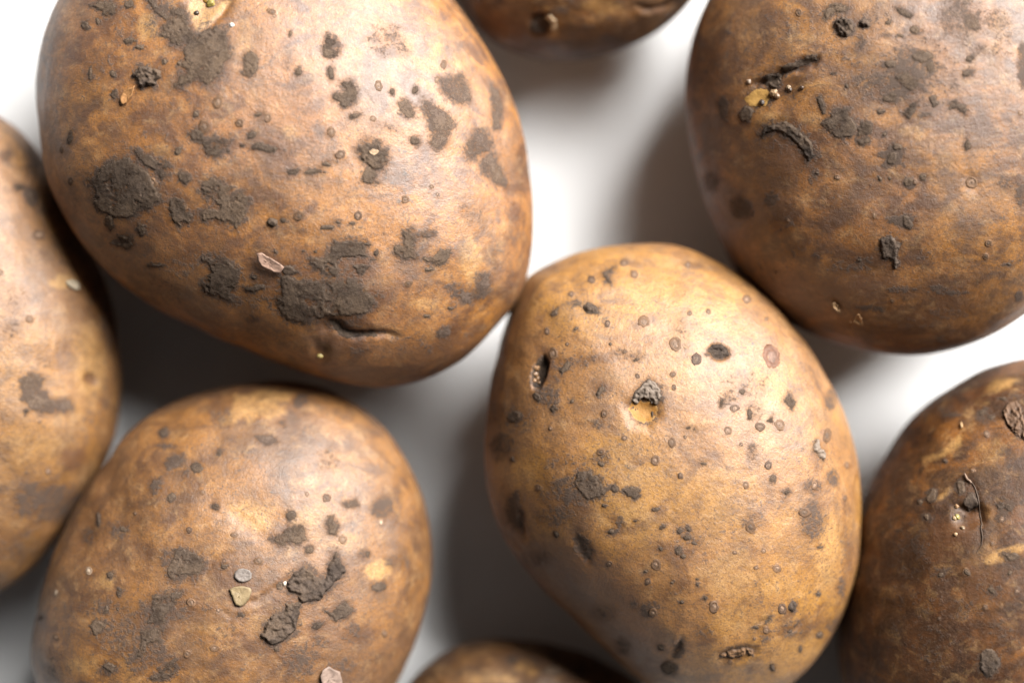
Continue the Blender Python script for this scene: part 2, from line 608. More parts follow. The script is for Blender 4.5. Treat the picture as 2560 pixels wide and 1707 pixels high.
    def lenticel(self, poly, big=1.0, style=0):
        """corky breathing pore: dark raised ring round a paler cap"""
        p = np.array(poly)
        c = p.mean(0)
        n = len(p)
        r = random.Random(int(c[0] * 3 + c[1]))
        size = np.hypot(*(p - c).T).mean() * K(.05) * 1000
        off = np.array((r.uniform(-.16, .16), r.uniform(-.16, .16))) * np.abs(p - c).max(0)
        lowness = r.uniform(.35, .95)
        broken = [r.uniform(.45, 1.25) for _ in range(n)]
        prof = [(1.10, -.04), (.98, .05), (.80, .11), (.60, .06), (.42, .01), (.22, .07)]
        d = r.random() ** 2.2
        rim = np.array((.165, .085, .040)) * (1 - d) + np.array((.060, .032, .020)) * d
        cap = np.array((.205, .130, .085)) * r.uniform(.45, 1.2)
        if style == 1:
            rim, cap = np.array((.17, .075, .042)), np.array((.19, .115, .085))
        if style == 2:
            rim, cap = np.array((.20, .12, .07)), np.array((.55, .42, .30))
        cols = [(rim + np.array((.19, .10, .042))) * .5, rim * .95, (rim + cap) * .42, rim * .75, cap * .8, cap]
        P, T, Q = [], [], []
        for k, (f, hgt) in enumerate(prof):
            for i in range(n):
                j = 1 + r.uniform(-.16, .16)
                x, y = c + (p[i] - c) * f * j + off * (1 - f)
                loc, nor = self.hit(x, y)
                if loc is None:
                    return None
                q = loc + nor * ((hgt * (broken[i] if k else 1) + r.uniform(-.04, .05) * (k > 0)) * .001 * min(1.2, size * 1.2) * big * lowness)
                P.append((q.x, q.y, q.z))
                T.append(cols[k] * r.uniform(.65, 1.3))
        m = len(prof)
        for k in range(m - 1):
            for i in range(n):
                i2 = (i + 1) % n
                Q.append((k * n + i, (k + 1) * n + i, (k + 1) * n + i2, k * n + i2))
        loc, nor = self.hit(*c)
        q = loc + nor * (.12 * .001 * size * big)
        ci = len(P)
        P.append((q.x, q.y, q.z))
        T.append(cap)
        b = (m - 1) * n
        for i in range(0, n, 2):
            Q.append((b + i, ci, b + (i + 2) % n, b + (i + 1) % n))
        me = new_mesh('lenticel', np.array(P) - self.base, np.array(Q), M_CORK)
        at_ = me.attributes.new('cover', 'FLOAT', 'POINT')
        at_.data.foreach_set('value', np.array([(-.45, .10, .55, .9, 1.1, 1.1)[k // n] for k in range(m * n)] + [1.1], np.float32))
        self.tinted(me, np.array(T))
        return self.link('lenticel', me)

    def flake(self, poly, lift, thick, tint, name='skin_flake', label=None, curl=.3, mat=None, n=28):
        """a thin loose sheet with thickness; lift(u) in mm along its long axis, u from 0 to 1"""
        p = np.array(poly)
        c = p.mean(0)
        seg = np.r_[p, p[:1]]
        L = np.r_[0, np.cumsum(np.hypot(*np.diff(seg, axis=0).T))]
        s = np.linspace(0, L[-1], n, endpoint=False)
        ring = np.stack([np.interp(s, L, seg[:, 0]), np.interp(s, L, seg[:, 1])], -1)
        r = random.Random(int(c[0]))
        ring += np.array([[r.uniform(-1.2, 1.2), r.uniform(-1.2, 1.2)] for _ in range(n)])
        ax = np.linalg.eigh(np.cov((p - c).T))[1][:, 1]
        u0 = (ring - c) @ ax
        lo, hi = u0.min(), u0.max()
        layers = []
        for f in (1.0, .78, .5, .22):
            layers.append(c + (ring - c) * f)
        P, T = [], []
        for side in (0, 1):
            for k, q in enumerate(layers):
                for i in range(n):
                    loc, nor = self.hit(*q[i])
                    if loc is None:
                        return None
                    u = ((q[i] - c) @ ax - lo) / (hi - lo)
                    e = (1.0, .78, .5, .22)[k]
                    hgt = lift[0] + (lift[1] - lift[0]) * u + curl * e ** 2 + r.uniform(-.05, .05)
                    z = loc + nor * ((hgt - side * thick) * .001)
                    P.append((z.x, z.y, z.z))
                    T.append(np.array(tint) * r.uniform(.72, 1.2) * (.8 if k == 0 else 1))
        Q = []
        m = 4 * n
        for i in range(n):
            i2 = (i + 1) % n
            for k in range(3):
                Q.append((k * n + i, k * n + i2, (k + 1) * n + i2, (k + 1) * n + i))
                Q.append((m + k * n + i2, m + k * n + i, m + (k + 1) * n + i, m + (k + 1) * n + i2))
            Q.append((i2, i, m + i, m + i2))
        for b, fl in ((3 * n, 0), (m + 3 * n, 1)):
            for i in range(1, n - 2, 2):
                q = (b, b + i, b + i + 1, b + i + 2)
                Q.append(q[::-1] if fl else q)
        me = new_mesh(name, np.array(P) - self.base, np.array(Q), mat or M_FLAKE)
        self.tinted(me, np.array(T))
        return self.link(name, me, None, label)

    def bud(self, x, y, r_px, tint, high=1.0, sink=0.0, parent=None, name='bud'):
        """small knobbly growing point"""
        loc, nor = self.hit(x, y)
        if loc is None:
            return None
        D, Q = cube_sphere(8)
        r = r_px * K(.05)
        L = 1 + .30 * fbm(D[:, 0] * 2.4 + x, D[:, 1] * 2.4, D[:, 2] * 2.4 + y, 3, 5)
        t = nor.orthogonal().normalized()
        b = nor.cross(t)
        B = np.array([t, b, nor])
        P = (D * L[:, None] * np.array([1, 1, high]) * r) @ B + np.array(loc) - np.array(nor) * sink * .001
        me = new_mesh(name, P - self.base, Q, M_BUD)
        f = np.clip(.75 + .5 * (L - 1) / .3, .45, 1.2)[:, None]
        self.tinted(me, np.array(tint)[None, :] * f)
        return self.link(name, me, parent)

    def strand(self, pts, w_px, tint, lift=.25, name='root_hair', label=None):
        n = 6
        P, Q, T = [], [], []
        pts = np.array(pts)
        L = np.r_[0, np.cumsum(np.hypot(*np.diff(pts, axis=0).T))]
        m = max(8, int(L[-1] / 5))
        s = np.linspace(0, L[-1], m)
        line = np.stack([np.interp(s, L, pts[:, 0]), np.interp(s, L, pts[:, 1])], -1)
        line += np.stack([vnoise(s / 12, s * 0, s * 0, 3), vnoise(s / 12, s * 0 + 5, s * 0, 4)], -1) * 2
        prev = None
        pos = []
        for x, y in line:
            loc, nor = self.hit(x, y)
            pos.append((loc, nor))
        for k in range(m):
            loc, nor = pos[k]
            d = (pos[min(k + 1, m - 1)][0] - pos[max(k - 1, 0)][0]).normalized()
            sd = d.cross(nor).normalized()
            r = w_px * .5 * K(.05) * (.45 + .55 * math.sin(math.pi * (k + .7) / (m + .4)))
            for i in range(n):
                a = 2 * math.pi * i / n
                q = loc + nor * (lift * .001) + (sd * math.cos(a) + nor * math.sin(a)) * r
                P.append((q.x, q.y, q.z))
                T.append(np.array(tint))
        for k in range(m - 1):
            for i in range(n):
                i2 = (i + 1) % n
                Q.append((k * n + i, (k + 1) * n + i, (k + 1) * n + i2, k * n + i2))
        me = new_mesh(name, np.array(P) - self.base, np.array(Q), M_TINT)
        self.tinted(me, np.array(T))
        return self.link(name, me, None, label)


# ------------------------------------------------------------------ skins (pigment of each potato; some flank shade is painted by the stains)
FLM = (.150, .082, .048)
M1 = skin_material('skin_russet_gold', 1.0, (.52, .215, .036), (.43, .180, .054), (.105, .033, .008), FLM, .42, .42, .60, .5, .12, 1.15)
M2 = skin_material('skin_dark_gold', 2.0, (.31, .135, .026), (.235, .096, .024), (.066, .024, .007), (.09, .048, .026), .5, .38, .57, .2, .2, .5)
M3 = skin_material('skin_brown_gold', 3.0, (.47, .200, .030), (.36, .142, .028), (.085, .028, .006), (.130, .066, .034), .38, .40, .59, .2, .10, 1.0, .95)
M4 = skin_material('skin_yellow', 4.0, (.52, .250, .046), (.44, .205, .066), (.150, .056, .014), FLM, .36, .46, .66, -.6, .16, 1.0)
M5 = skin_material('skin_dull_tan', 5.0, (.41, .180, .042), (.345, .155, .055), (.115, .043, .014), FLM, .46, .43, .62, .5, .15, .9, .88)
M6 = skin_material('skin_left_tan', 6.0, (.44, .205, .048), (.365, .172, .066), (.125, .052, .019), FLM, .48, .46, .66, 1.4, .15, .9, .94)
M7 = skin_material('skin_small_dark', 7.0, (.22, .105, .034), (.16, .072, .025), (.062, .027, .011), (.08, .046, .028), .5, .42, .62, .1, .1, .45)
M8 = skin_material('skin_earthy_brown', 8.0, (.30, .115, .021), (.165, .058, .014), (.032, .011, .004), (.055, .028, .016), .5, .39, .57, -.7, .06, .42, .92)

def L_(v, *items):
    """lenticels: (x, y, rx[, ry]) as seen in view v"""
    return [(oval(v, i[0], i[1], i[2] * .92, (i[3] if len(i) > 3 else i[2]) * .92, 12, wob=.10), 1.0) for i in items]

def S_(v, *items, kind='soil'):
    """soft stains: (polygon, softness in view pixels, amount)"""
    k = VIEW[v][2]
    return [(kind, V(v, p) if isinstance(p, list) else oval(v, *p), soft / k, min(1, amt * (1.18 if kind == 'soil' else 1))) for p, soft, amt in items]

def rest(p, patches, clods=(), dots=(), thin=()):
    """stick the soil to potato p. each is (view, polygon)"""
    for v, q in patches:
        p.crust(V(v, q), .15, rough=.25, grain=9)
    for v, q in thin:
        p.crust(V(v, q), .07, mat=M_THIN, rough=.22, grain=9)
    for v, q, h, *m in clods:
        p.crust(V(v, q) if isinstance(q, list) else oval(v, *q), h, 'soil_clod', m[0] if m else M_CLOD, rough=.8, grain=17, edge=7)
    for v, *d in dots:
        for x, y, rx, *ry in d:
            p.crust(oval(v, x, y, rx, ry[0] if ry else rx, wob=.25), .13, rag=2.0)

# ================================================================== 1: big potato, top left
len1 = (L_('A', (1425, 665, 38, 48), (1335, 830, 42, 50), (1565, 805, 32), (402, 980, 14, 30), (462, 1185, 20, 30), (725, 1125, 30, 44),
           (990, 1200, 38, 42), (2165, 865, 36), (2225, 1010, 36), (1950, 1410, 42, 36), (1205, 1350, 28), (1750, 770, 28, 34), (1780, 80, 28, 22), (1470, 1030, 14))
        + L_('B', (1080, 1305, 27, 32), (770, 1410, 28, 32), (1330, 425, 20, 36), (870, 775, 24), (190, 70, 18), (225, 105, 16), (905, 560, 30, 36), (1285, 520, 18, 24), (1250, 1220, 16), (1290, 1270, 14))
        + L_('I', (1240, 615, 34, 28), (930, 655, 20, 18)))
stain1 = (S_('I', ((700, 700, 520, 240), 190, .50), ((300, 480, 260, 200), 130, .38), ((1500, 1150, 420, 140), 110, .45), kind='rust') + S_('A', ((830, 1330, 520, 180), 150, .42), ((620, 420, 220, 200), 120, .28), kind='rust') + S_('A', ((800, 200, 140, 130), 90, .38), ((960, 1130, 420, 300), 200, .34), ((700, 380, 160, 80), 60, .32), ((590, 500, 130, 90), 60, .34),  # broad rusty ovals: staining, plus shade of the lower flank painted in
             ([(560, 1180), (640, 1120), (690, 1040), (830, 1030), (980, 1150), (1010, 1240), (990, 1350), (880, 1410), (740, 1420), (650, 1370)], 60, .60),
             ((1350, 150, 90, 110), 50, .42), ((1020, 120, 80, 160), 40, .5), ((640, 640, 120, 70), 60, .30), ((1000, 880, 220, 40, 14, .2), 40, .34))
          + S_('B', ((960, 260, 150, 110), 60, .46), ((1050, 340, 90, 40), 30, .44), ((430, 580, 60, 60), 40, .3), ((300, 400, 60, 60), 40, .30), ((760, 760, 60, 40), 30, .42),
               ((950, 830, 110, 50), 40, .36), ((620, 1050, 90, 40), 30, .40), ((880, 980, 90, 100), 60, .3), ((320, 1000, 60, 50), 30, .38), ((620, 1500, 260, 50), 40, .34), ((1260, 1440, 60, 60), 40, .3))
          + S_('I', ((760, 930, 150, 60), 40, .72), ((640, 890, 70, 50), 30, .6), ((100, 870, 60, 45), 25, .6), ((1300, 1050, 260, 120), 70, .40), ((880, 1110, 100, 40), 30, .52), ((420, 640, 120, 60), 40, .5), ((800, 560, 110, 90), 40, .5),
               ((1730, 150, 90, 130), 50, .34), ((1650, 80, 60, 60), 30, .42), ((1870, 430, 30, 90), 30, .44), ((200, 1000, 220, 80), 60, .30), ((1350, 840, 40, 25), 16, .5), ((1600, 980, 160, 60), 40, .34))
          + S_('D', ((1180, 700, 170, 110), 70, .44), ((1700, 930, 170, 110), 60, .46), ((1000, 850, 260, 150), 90, .36), ((700, 600, 130, 130), 80, .32), ((450, 250, 100, 160), 70, .34))
          + S_('A', ([(1245, 0), (1510, 0), (1450, 70), (1380, 150), (1290, 215), (1255, 140), (1215, 60)], 22, 1.0), ((960, 170, 80, 90), 30, .7), ((1060, 330, 80, 30), 25, .45),
               ((1900, 870, 60, 60), 40, .55), ((1600, 260, 70, 130), 60, .42), ((620, 640, 120, 60), 50, .34), ((1050, 990, 90, 55), 26, .5), ((1700, 560, 200, 200), 160, .25), kind='pale')
          + S_('I', ((1690, 430, 90, 190), 50, .62), ((1350, 760, 110, 70), 50, .50), ((915, 660, 32, 26), 10, .9), ((1000, 620, 140, 80), 60, .4), ((480, 260, 200, 80), 80, .28), kind='pale')
          + S_('I', ((120, 520, 140, 60), 60, .45), ((800, 500, 100, 90), 50, .75), ((680, 1080, 120, 110), 60, .7), ((620, 940, 80, 60), 40, .55), ((900, 1270, 300, 90), 70, .42), kind='rust')
          + S_('D', ((1400, 570, 300, 120), 120, .40), ((1260, 960, 110, 60), 50, .35), ((900, 720, 200, 90), 80, .4), ((1600, 1040, 380, 80), 60, .42), kind='rust')
          + S_('A', ((1380, 20, 50, 30), 20, .7), ((1330, 780, 60, 60), 40, .4), ((1480, 150, 30, 60), 30, .5), kind='rust'))
P1 = Potato('biggest mud-patched potato at top left with a papery loose flake on its flank',
    [(130, 0), (95, 90), (80, 190), (90, 300), (110, 420), (160, 520), (240, 620), (330, 690), (450, 750), (560, 800), (680, 850), (800, 885), (880, 893), (960, 880), (1060, 830),
     (1130, 760), (1197, 684), (1221, 606), (1227, 520), (1215, 380), (1190, 260), (1140, 150), (1090, 70), (1040, 0), (960, -100), (860, -190), (720, -245), (570, -250), (420, -225), (290, -170), (190, -90)],
    (650, 330), .033, .0610, M1, 180, (0, 0), .022, 3, .90,
    dict(stain=stain1, lenticel=len1,
         crease=[(V('I', [(640, 880), (700, 910), (750, 975), (860, 990), (1000, 985), (1140, 1000)]), 10, .75, .95), (V('I', [(580, 940), (640, 930), (700, 910)]), 10, .5, .4),
                 (V('A', [(1510, 0), (1450, 80), (1380, 160), (1290, 220)]), 8, .35, .35), (V('I', [(560, 1060), (600, 1120), (640, 1060)]), 14, .5, .3), (V('B', [(1050, 420), (1150, 470), (1240, 530)]), 4, .12, .25)],
         dent=[(oval('I', 720, 980, 190, 110), 30, .5), (oval('A', 1380, 20, 130, 110), 30, .6), (oval('I', 590, 1120, 60, 50), 14, .4)]))
rest(P1, [
    ('A', [(1195, 340), (1230, 290), (1290, 225), (1400, 180), (1470, 190), (1480, 250), (1500, 370), (1455, 410), (1450, 470), (1420, 490), (1350, 545), (1290, 510), (1200, 560), (1145, 565), (1180, 500), (1240, 465), (1180, 440), (1160, 415), (1215, 395)]),
    ('A', [(960, 0), (1010, 0), (1050, 70), (1110, 45), (1180, 60), (1230, 110), (1225, 180), (1275, 225), (1265, 260), (1190, 300), (1120, 280), (1105, 245), (1060, 225), (1055, 165), (1130, 170), (1150, 140), (1090, 130), (1010, 80)]),
    ('A', [(590, 40), (650, 10), (740, 20), (755, 80), (700, 120), (660, 70)]),
    ('A', [(1595, 360), (1640, 345), (1675, 380), (1670, 430), (1665, 475), (1620, 505), (1580, 480), (1610, 450), (1590, 410)]),
    ('A', [(2110, 320), (2145, 230), (2190, 260), (2225, 310), (2200, 360), (2130, 370)]),
    ('A', [(2225, 545), (2290, 530), (2320, 570), (2320, 640), (2290, 690), (2245, 700), (2225, 665), (2180, 640), (2195, 620), (2240, 630), (2275, 600)]),
    ('A', [(1230, 870), (1290, 850), (1340, 900), (1410, 910), (1490, 900), (1490, 940), (1460, 1000), (1400, 1030), (1345, 1000), (1310, 930), (1250, 910)]),
    ('A', [(570, 1180), (640, 1120), (690, 1060), (760, 1050), (830, 1030), (920, 1090), (980, 1150), (1010, 1240), (1050, 1310), (990, 1350), (930, 1370), (880, 1410), (740, 1415), (650, 1370), (600, 1290), (620, 1230)]),
    ('A', [(850, 980), (900, 970), (960, 1000), (1020, 1050), (1080, 1050), (1110, 1075), (1080, 1110), (1100, 1150), (1060, 1190), (1020, 1130), (960, 1080), (900, 1030)]),
    ('A', [(1640, 960), (1680, 930), (1740, 940), (1800, 970), (1770, 1000), (1700, 980), (1650, 985)]),
    ('A', [(1160, 1140), (1190, 1120), (1240, 1140), (1250, 1180), (1210, 1205), (1170, 1180)]),
    ('A', [(1320, 1200), (1400, 1170), (1470, 1210), (1500, 1230), (1470, 1250), (1500, 1290), (1590, 1250), (1615, 1300), (1600, 1370), (1590, 1430), (1540, 1480), (1480, 1450), (1420, 1420), (1330, 1440), (1310, 1390), (1370, 1370), (1430, 1380), (1450, 1340), (1350, 1280), (1310, 1250)]),
    ('A', [(1110, 1330), (1150, 1290), (1200, 1320), (1220, 1370), (1260, 1410), (1250, 1460), (1180, 1480), (1130, 1430)]),
    ('D', [(730, 540), (790, 490), (850, 500), (870, 550), (840, 580), (770, 560)]),
    ('D', [(1320, 640), (1400, 630), (1480, 650), (1560, 720), (1560, 780), (1500, 870), (1540, 940), (1440, 900), (1340, 860), (1320, 800), (1400, 740), (1380, 690)]),
    ('B', [(820, 1110), (850, 1100), (880, 1130), (880, 1170), (905, 1195), (850, 1200), (800, 1190)]),
    ('I', [(690, 290), (800, 290), (910, 310), (920, 400), (840, 420), (760, 410), (720, 440), (720, 560), (640, 560), (570, 510), (510, 470), (515, 430), (600, 440), (640, 400), (670, 380)]),
    ('I', [(830, 480), (900, 470), (950, 490), (900, 550), (850, 540)]),
    ('I', [(290, 560), (350, 560), (430, 600), (520, 600), (640, 600), (730, 600), (790, 590), (860, 590), (890, 650), (960, 700), (1020, 700), (980, 770), (920, 830), (820, 840), (700, 830), (600, 870), (480, 900), (360, 880), (280, 800), (260, 720), (310, 660)]),
    ('I', [(1200, 230), (1260, 215), (1300, 270), (1260, 330), (1270, 370), (1300, 430), (1200, 440), (1140, 400), (1150, 350), (1210, 340)]),
    ('I', [(1350, 430), (1420, 430), (1480, 380), (1540, 370), (1520, 440), (1460, 480), (1380, 460)]),
    ('I', [(20, 640), (100, 630), (200, 610), (180, 650), (100, 680), (50, 670)]),
    ('I', [(310, 490), (380, 490), (430, 530), (380, 550), (320, 540)]),
  ], clods=[
    ('A', [(875, 490), (915, 440), (960, 440), (985, 470), (1050, 465), (1040, 510), (1010, 530), (1020, 560), (960, 560), (920, 580), (905, 545), (910, 515)], .7),
    ('I', (240, 165, 32), .6)],
  dots=[('A', (1280, 750, 18, 24), (1690, 750, 22, 18), (1075, 405, 22, 18), (910, 310, 26, 16), (1645, 885, 22, 26), (1585, 950, 20, 12), (1950, 470, 18, 26), (715, 1455, 24, 44), (925, 1495, 32, 40),
            (840, 30, 34, 24), (850, 270, 36, 24), (590, 480, 14, 44), (745, 620, 18, 40), (1490, 990, 14, 10), (740, 490, 26, 22), (560, 170, 24, 30), (640, 140, 16, 20), (2160, 480, 20, 40), (460, 900, 20, 40), (2060, 1120, 60, 18), (1165, 985, 20, 26)),
        ('B', (995, 600, 16), (1145, 590, 18, 22), (350, 1120, 40, 18), (230, 975, 16), (330, 220, 12), (1145, 920, 26, 30), (745, 760, 34, 16), (730, 1460, 20, 10), (565, 1075, 26, 18)),
        ('I', (935, 325, 26, 18), (1000, 390, 20, 18), (555, 380, 12), (465, 375, 14, 8), (260, 380, 14, 10), (980, 440, 24, 8), (1545, 795, 24, 16), (1375, 850, 22, 14), (1390, 510, 30, 14), (320, 150, 18, 24), (640, 200, 60, 14), (720, 165, 30, 12)),
        ('D', (1025, 690, 50, 18), (1660, 770, 20, 14), (930, 470, 20, 30))],
  thin=[
    ('B', [(1210, 660), (1260, 690), (1330, 740), (1380, 800), (1360, 880), (1330, 940), (1290, 970), (1255, 930), (1270, 860), (1230, 780), (1200, 720)]),
    ('B', [(1040, 680), (1080, 655), (1140, 700), (1130, 750), (1090, 765), (1060, 730)]),
    ('B', [(1310, 530), (1360, 520), (1440, 500), (1480, 560), (1500, 650), (1440, 670), (1380, 630), (1330, 600)]),
    ('B', [(1480, 1010), (1530, 860), (1590, 850), (1640, 930), (1620, 980), (1560, 1000), (1500, 1040)]),
    ('B', [(1570, 1050), (1640, 1010), (1690, 1100), (1740, 1220), (1690, 1200), (1610, 1140)]),
    ('B', [(1640, 560), (1690, 600), (1710, 700), (1700, 840), (1660, 850), (1650, 700)]),
    ('I', [(1540, 640), (1600, 640), (1640, 690), (1740, 670), (1770, 600), (1760, 550), (1810, 560), (1820, 660), (1760, 720), (1640, 750), (1580, 690)]),
    ('I', [(1320, 240), (1430, 220), (1430, 260), (1330, 280)]),
    ('I', [(1450, 960), (1550, 930), (1540, 990), (1460, 1010)])])
P1.crust(V('B', [(765, 970), (820, 925), (860, 940), (905, 935), (920, 970), (960, 990), (965, 1050), (925, 1110), (880, 1100), (840, 1070), (790, 1040)]), .32)
P1.flake(V('B', [(840, 990), (870, 975), (905, 990), (895, 1010), (865, 1015), (848, 1005)]), (.34, .34), .25, (.30, .20, .115), 'soil_chip', 'pale bare chip in the middle of a round soil patch', .05, M_TINT, 16)
P1.crust(V('I', [(672, 890), (720, 905), (765, 955), (830, 978), (930, 980), (1000, 985), (900, 1004), (800, 1006), (735, 985), (700, 935)]), .05, 'eye', M_DARK, 4, label='dark dirty crease of the eye')
for q, b in len1:
    P1.lenticel(q, b)
P1.flake(V('I', [(135, 378), (165, 372), (205, 400), (250, 425), (330, 482), (322, 500), (298, 532), (262, 522), (225, 500), (190, 480), (160, 460), (140, 420)]), (.5, 1.1), .14, (.36, .225, .165), label='papery pinkish brown flake standing off the skin', curl=.16)
P1.flake(V('A', [(790, 655), (815, 605), (850, 585), (895, 570), (875, 625), (835, 675), (800, 685)]), (.55, .12), .12, (.43, .215, .085), label='small thin tan flake lifted at its lower edge')
P1.bud(*V('A', [(1375, 22)])[0], 11, (.27, .21, .05), .8)
P1.bud(*V('A', [(1350, 4)])[0], 8, (.34, .17, .03), .7)
P1.bud(*V('A', [(1285, 88)])[0], 7, (.05, .035, .025), .8)
P1.bud(*V('I', [(588, 1145)])[0], 8, (.60, .47, .17), .8)
P1.bud(*V('A', [(1515, 165)])[0], 6, (.6, .58, .55), .6)

# ================================================================== 2: small potato, top middle, low and out of focus
stain2 = (S_('L', ((490, 20, 50, 40), 30, .6), ((1000, 100, 80, 60), 40, .6), ((640, 110, 60, 50), 30, .5), ((1230, 210, 90, 60), 40, .45), ((1400, 180, 80, 50), 40, .45), ((720, 420, 200, 70), 60, .5),
             ((1600, 250, 300, 80), 80, .35), ((840, 215, 95, 80), 30, .95), ((1100, 0, 60, 30), 20, .6))
          + S_('L', ((860, 90, 70, 40), 25, .55), ((950, 270, 60, 70), 30, .55), ((1350, 60, 200, 60), 60, .5), kind='pale') + S_('L', ((600, 200, 260, 160), 120, .5), kind='rust'))
P2 = Potato('dark golden potato at the top edge with one deep round eye',
    [(1045, 0), (1090, 60), (1150, 110), (1230, 135), (1310, 142), (1380, 130), (1460, 100), (1530, 60), (1590, 0), (1630, -90), (1630, -200), (1590, -320), (1500, -420), (1370, -470), (1230, -450), (1110, -380),
     (1040, -280), (1010, -160), (1020, -60)], (1320, -170), .021, .041, M2, 100, (0, 0), .03, 12, .88,
    dict(stain=stain2, crease=[(V('L', [(1660, 55), (1720, 80), (1790, 88), (1900, 66), (2000, 30)]), 8, .7, .8)], dent=[(oval('L', 835, 200, 85, 85), 12, 1.1)]))
P2.crust(oval('L', 845, 210, 74, 68), .5, 'eye', M_CLOD, rough=.7, label='deep dark round eye')
P2.flake(V('L', [(880, 130), (930, 165), (955, 215), (945, 260), (975, 230), (975, 170), (930, 130)]), (.3, .3), .3, (.5, .36, .22), 'eye_rim', 'pale torn rim of the eye', .1, M_FLAKE)

# ================================================================== 3: large potato, top right
len3 = L_('C', (2010, 1190, 40, 46), (880, 85, 26), (2330, 740, 20), (1640, 1190, 20)) + L_('J', (1330, 375, 18, 26), (2110, 570, 30, 26), (2090, 660, 24), (740, 415, 14), (1075, 120, 24, 18), (1450, 965, 16))
stain3 = (S_('J', ((1100, 850, 420, 160), 140, .40), ((300, 300, 200, 260), 120, .42), kind='rust') + S_('C', ((1650, 450, 300, 280), 130, .46), ((1950, 130, 200, 160), 80, .50), ((1400, 120, 250, 110), 80, .34), ((2200, 260, 120, 200), 80, .36), ([(1530, 310), (1680, 300), (1760, 340), (1800, 400), (1800, 490), (1730, 520), (1700, 600), (1640, 630), (1560, 650), (1540, 700), (1480, 700), (1450, 640), (1380, 590), (1270, 580), (1280, 540), (1400, 500), (1460, 480), (1380, 440), (1420, 390), (1520, 400)], 34, .72),  # rusty ovals low and left: brown staining with flank shade painted in
             ([(1590, 180), (1700, 190), (1740, 220), (1640, 235)], 20, .8), ([(1830, 0), (1960, 0), (2000, 40), (2060, 110), (2080, 180), (2030, 230), (1960, 200), (1950, 110), (1900, 60)], 34, .66),
             ([(1360, 1010), (1440, 980), (1480, 930), (1530, 930), (1590, 970), (1560, 1040), (1590, 1100), (1520, 1080), (1460, 1110), (1400, 1080), (1440, 1050)], 16, .95),
             ([(1540, 1160), (1600, 1200), (1660, 1190), (1640, 1230), (1600, 1250), (1560, 1210)], 14, .9), ([(1450, 1450), (1520, 1400), (1600, 1390), (1650, 1410), (1620, 1500), (1540, 1490)], 20, .9),
             ([(330, 660), (400, 620), (430, 720), (420, 820), (370, 780)], 26, .9), ((1990, 470, 50, 40), 20, .7), ((2010, 380, 35, 28), 14, .7), ((2340, 430, 40, 170), 25, .8), ((2260, 1200, 90, 60), 40, .6), ((2100, 330, 110, 60), 50, .5),
             ((1290, 270, 40, 60), 25, .6), ((2180, 130, 90, 100), 50, .5), ((600, 600, 70, 80), 40, .5), ((410, 215, 30), 18, .6), ((810, 190, 20, 60), 18, .55), ((1460, 230, 40, 30), 20, .6), ((1120, 380, 120, 60), 50, .45), ((720, 950, 110, 70), 40, .42), ((260, 420, 90, 200), 70, .42),
             ((1300, 430, 200, 90), 80, .42), ((960, 120, 130, 90), 60, .38), ((1700, 750, 60, 40), 24, .6), ((1420, 560, 220, 120), 60, .55))
          + S_('J', ((420, 330, 90, 80), 40, .8), ((620, 270, 55, 60), 30, .75), ((220, 150, 70, 70), 40, .7), ((1180, 720, 170, 70), 60, .6), ((1310, 1015, 130, 28), 22, .75), ((1520, 885, 130, 30), 22, .7), ((1850, 900, 160, 30), 24, .7), ((1750, 870, 50, 24), 16, .7), ((930, 660, 40, 30), 20, .65), ((800, 620, 80, 60), 50, .5),
               ((2230, 715, 45, 18), 12, .7), ((2330, 240, 50, 80), 30, .8), ((2320, 930, 40, 40), 20, .8), ((1790, 1230, 60, 36), 22, .6), ((700, 430, 110, 80), 50, .5), ((920, 90, 40, 50), 16, .7), ((890, 150, 20, 40), 14, .55), ((1850, 1050, 130, 60), 50, .5), ((500, 800, 260, 120), 100, .45), ((1440, 400, 60, 30), 20, .5), ((1660, 640, 60, 60), 30, .45), ((1500, 1130, 500, 70), 60, .36), ((2250, 160, 70, 50), 30, .5))
          + S_('C', ([(530, 660), (610, 580), (680, 600), (700, 640), (660, 690), (570, 690)], 20, .95), ((700, 780, 130, 70), 50, .5), ((1000, 780, 110, 90), 60, .42), ((960, 560, 130, 40), 40, .45), ((1620, 870, 110, 60), 40, .42), ((900, 250, 130, 50), 50, .4), ((2180, 320, 100, 200), 100, .3), kind='pale')
          + S_('C', ((820, 1000, 180, 130), 90, .55), ((450, 1350, 300, 200), 150, .5), ((880, 420, 150, 50), 40, .6), ((760, 560, 60, 60), 30, .5), kind='rust')
          + S_('J', ((900, 900, 450, 200), 180, .55), ((1900, 1000, 300, 80), 80, .4), ((420, 560, 200, 160), 120, .45), ((1250, 650, 220, 100), 90, .45), kind='rust'))  # wide ovals deepen the left and lower flank: staining mixed with painted shade
P3 = Potato('large brown-gold potato at top right with a crescent of mud and a sprouting eye',
    [(1625, 0), (1590, 90), (1573, 200), (1580, 300), (1600, 400), (1640, 520), (1700, 640), (1780, 720), (1880, 775), (2000, 808), (2110, 816), (2200, 800), (2290, 765), (2352, 725), (2440, 650), (2520, 540), (2570, 400),
     (2590, 250), (2570, 100), (2500, -60), (2400, -180), (2270, -260), (2120, -290), (1960, -270), (1820, -210), (1710, -120)],
    (2080, 270), .031, .0620, M3, 180, (4, 2), .022, 21, .90,
    dict(stain=stain3, lenticel=len3,
         crease=[(V('C', [(600, 560), (690, 525), (770, 480), (860, 450), (1000, 400)]), 9, 1.0, .9), (V('C', [(840, 420), (930, 395), (1000, 385)]), 7, .4, .8), (V('J', [(1045, 960), (1090, 1000), (1110, 1030)]), 6, .4, .9)],
         dent=[(oval('C', 700, 610, 190, 90, rot=-.3), 30, .55), (oval('C', 2010, 1190, 40, 60), 14, .25)]))
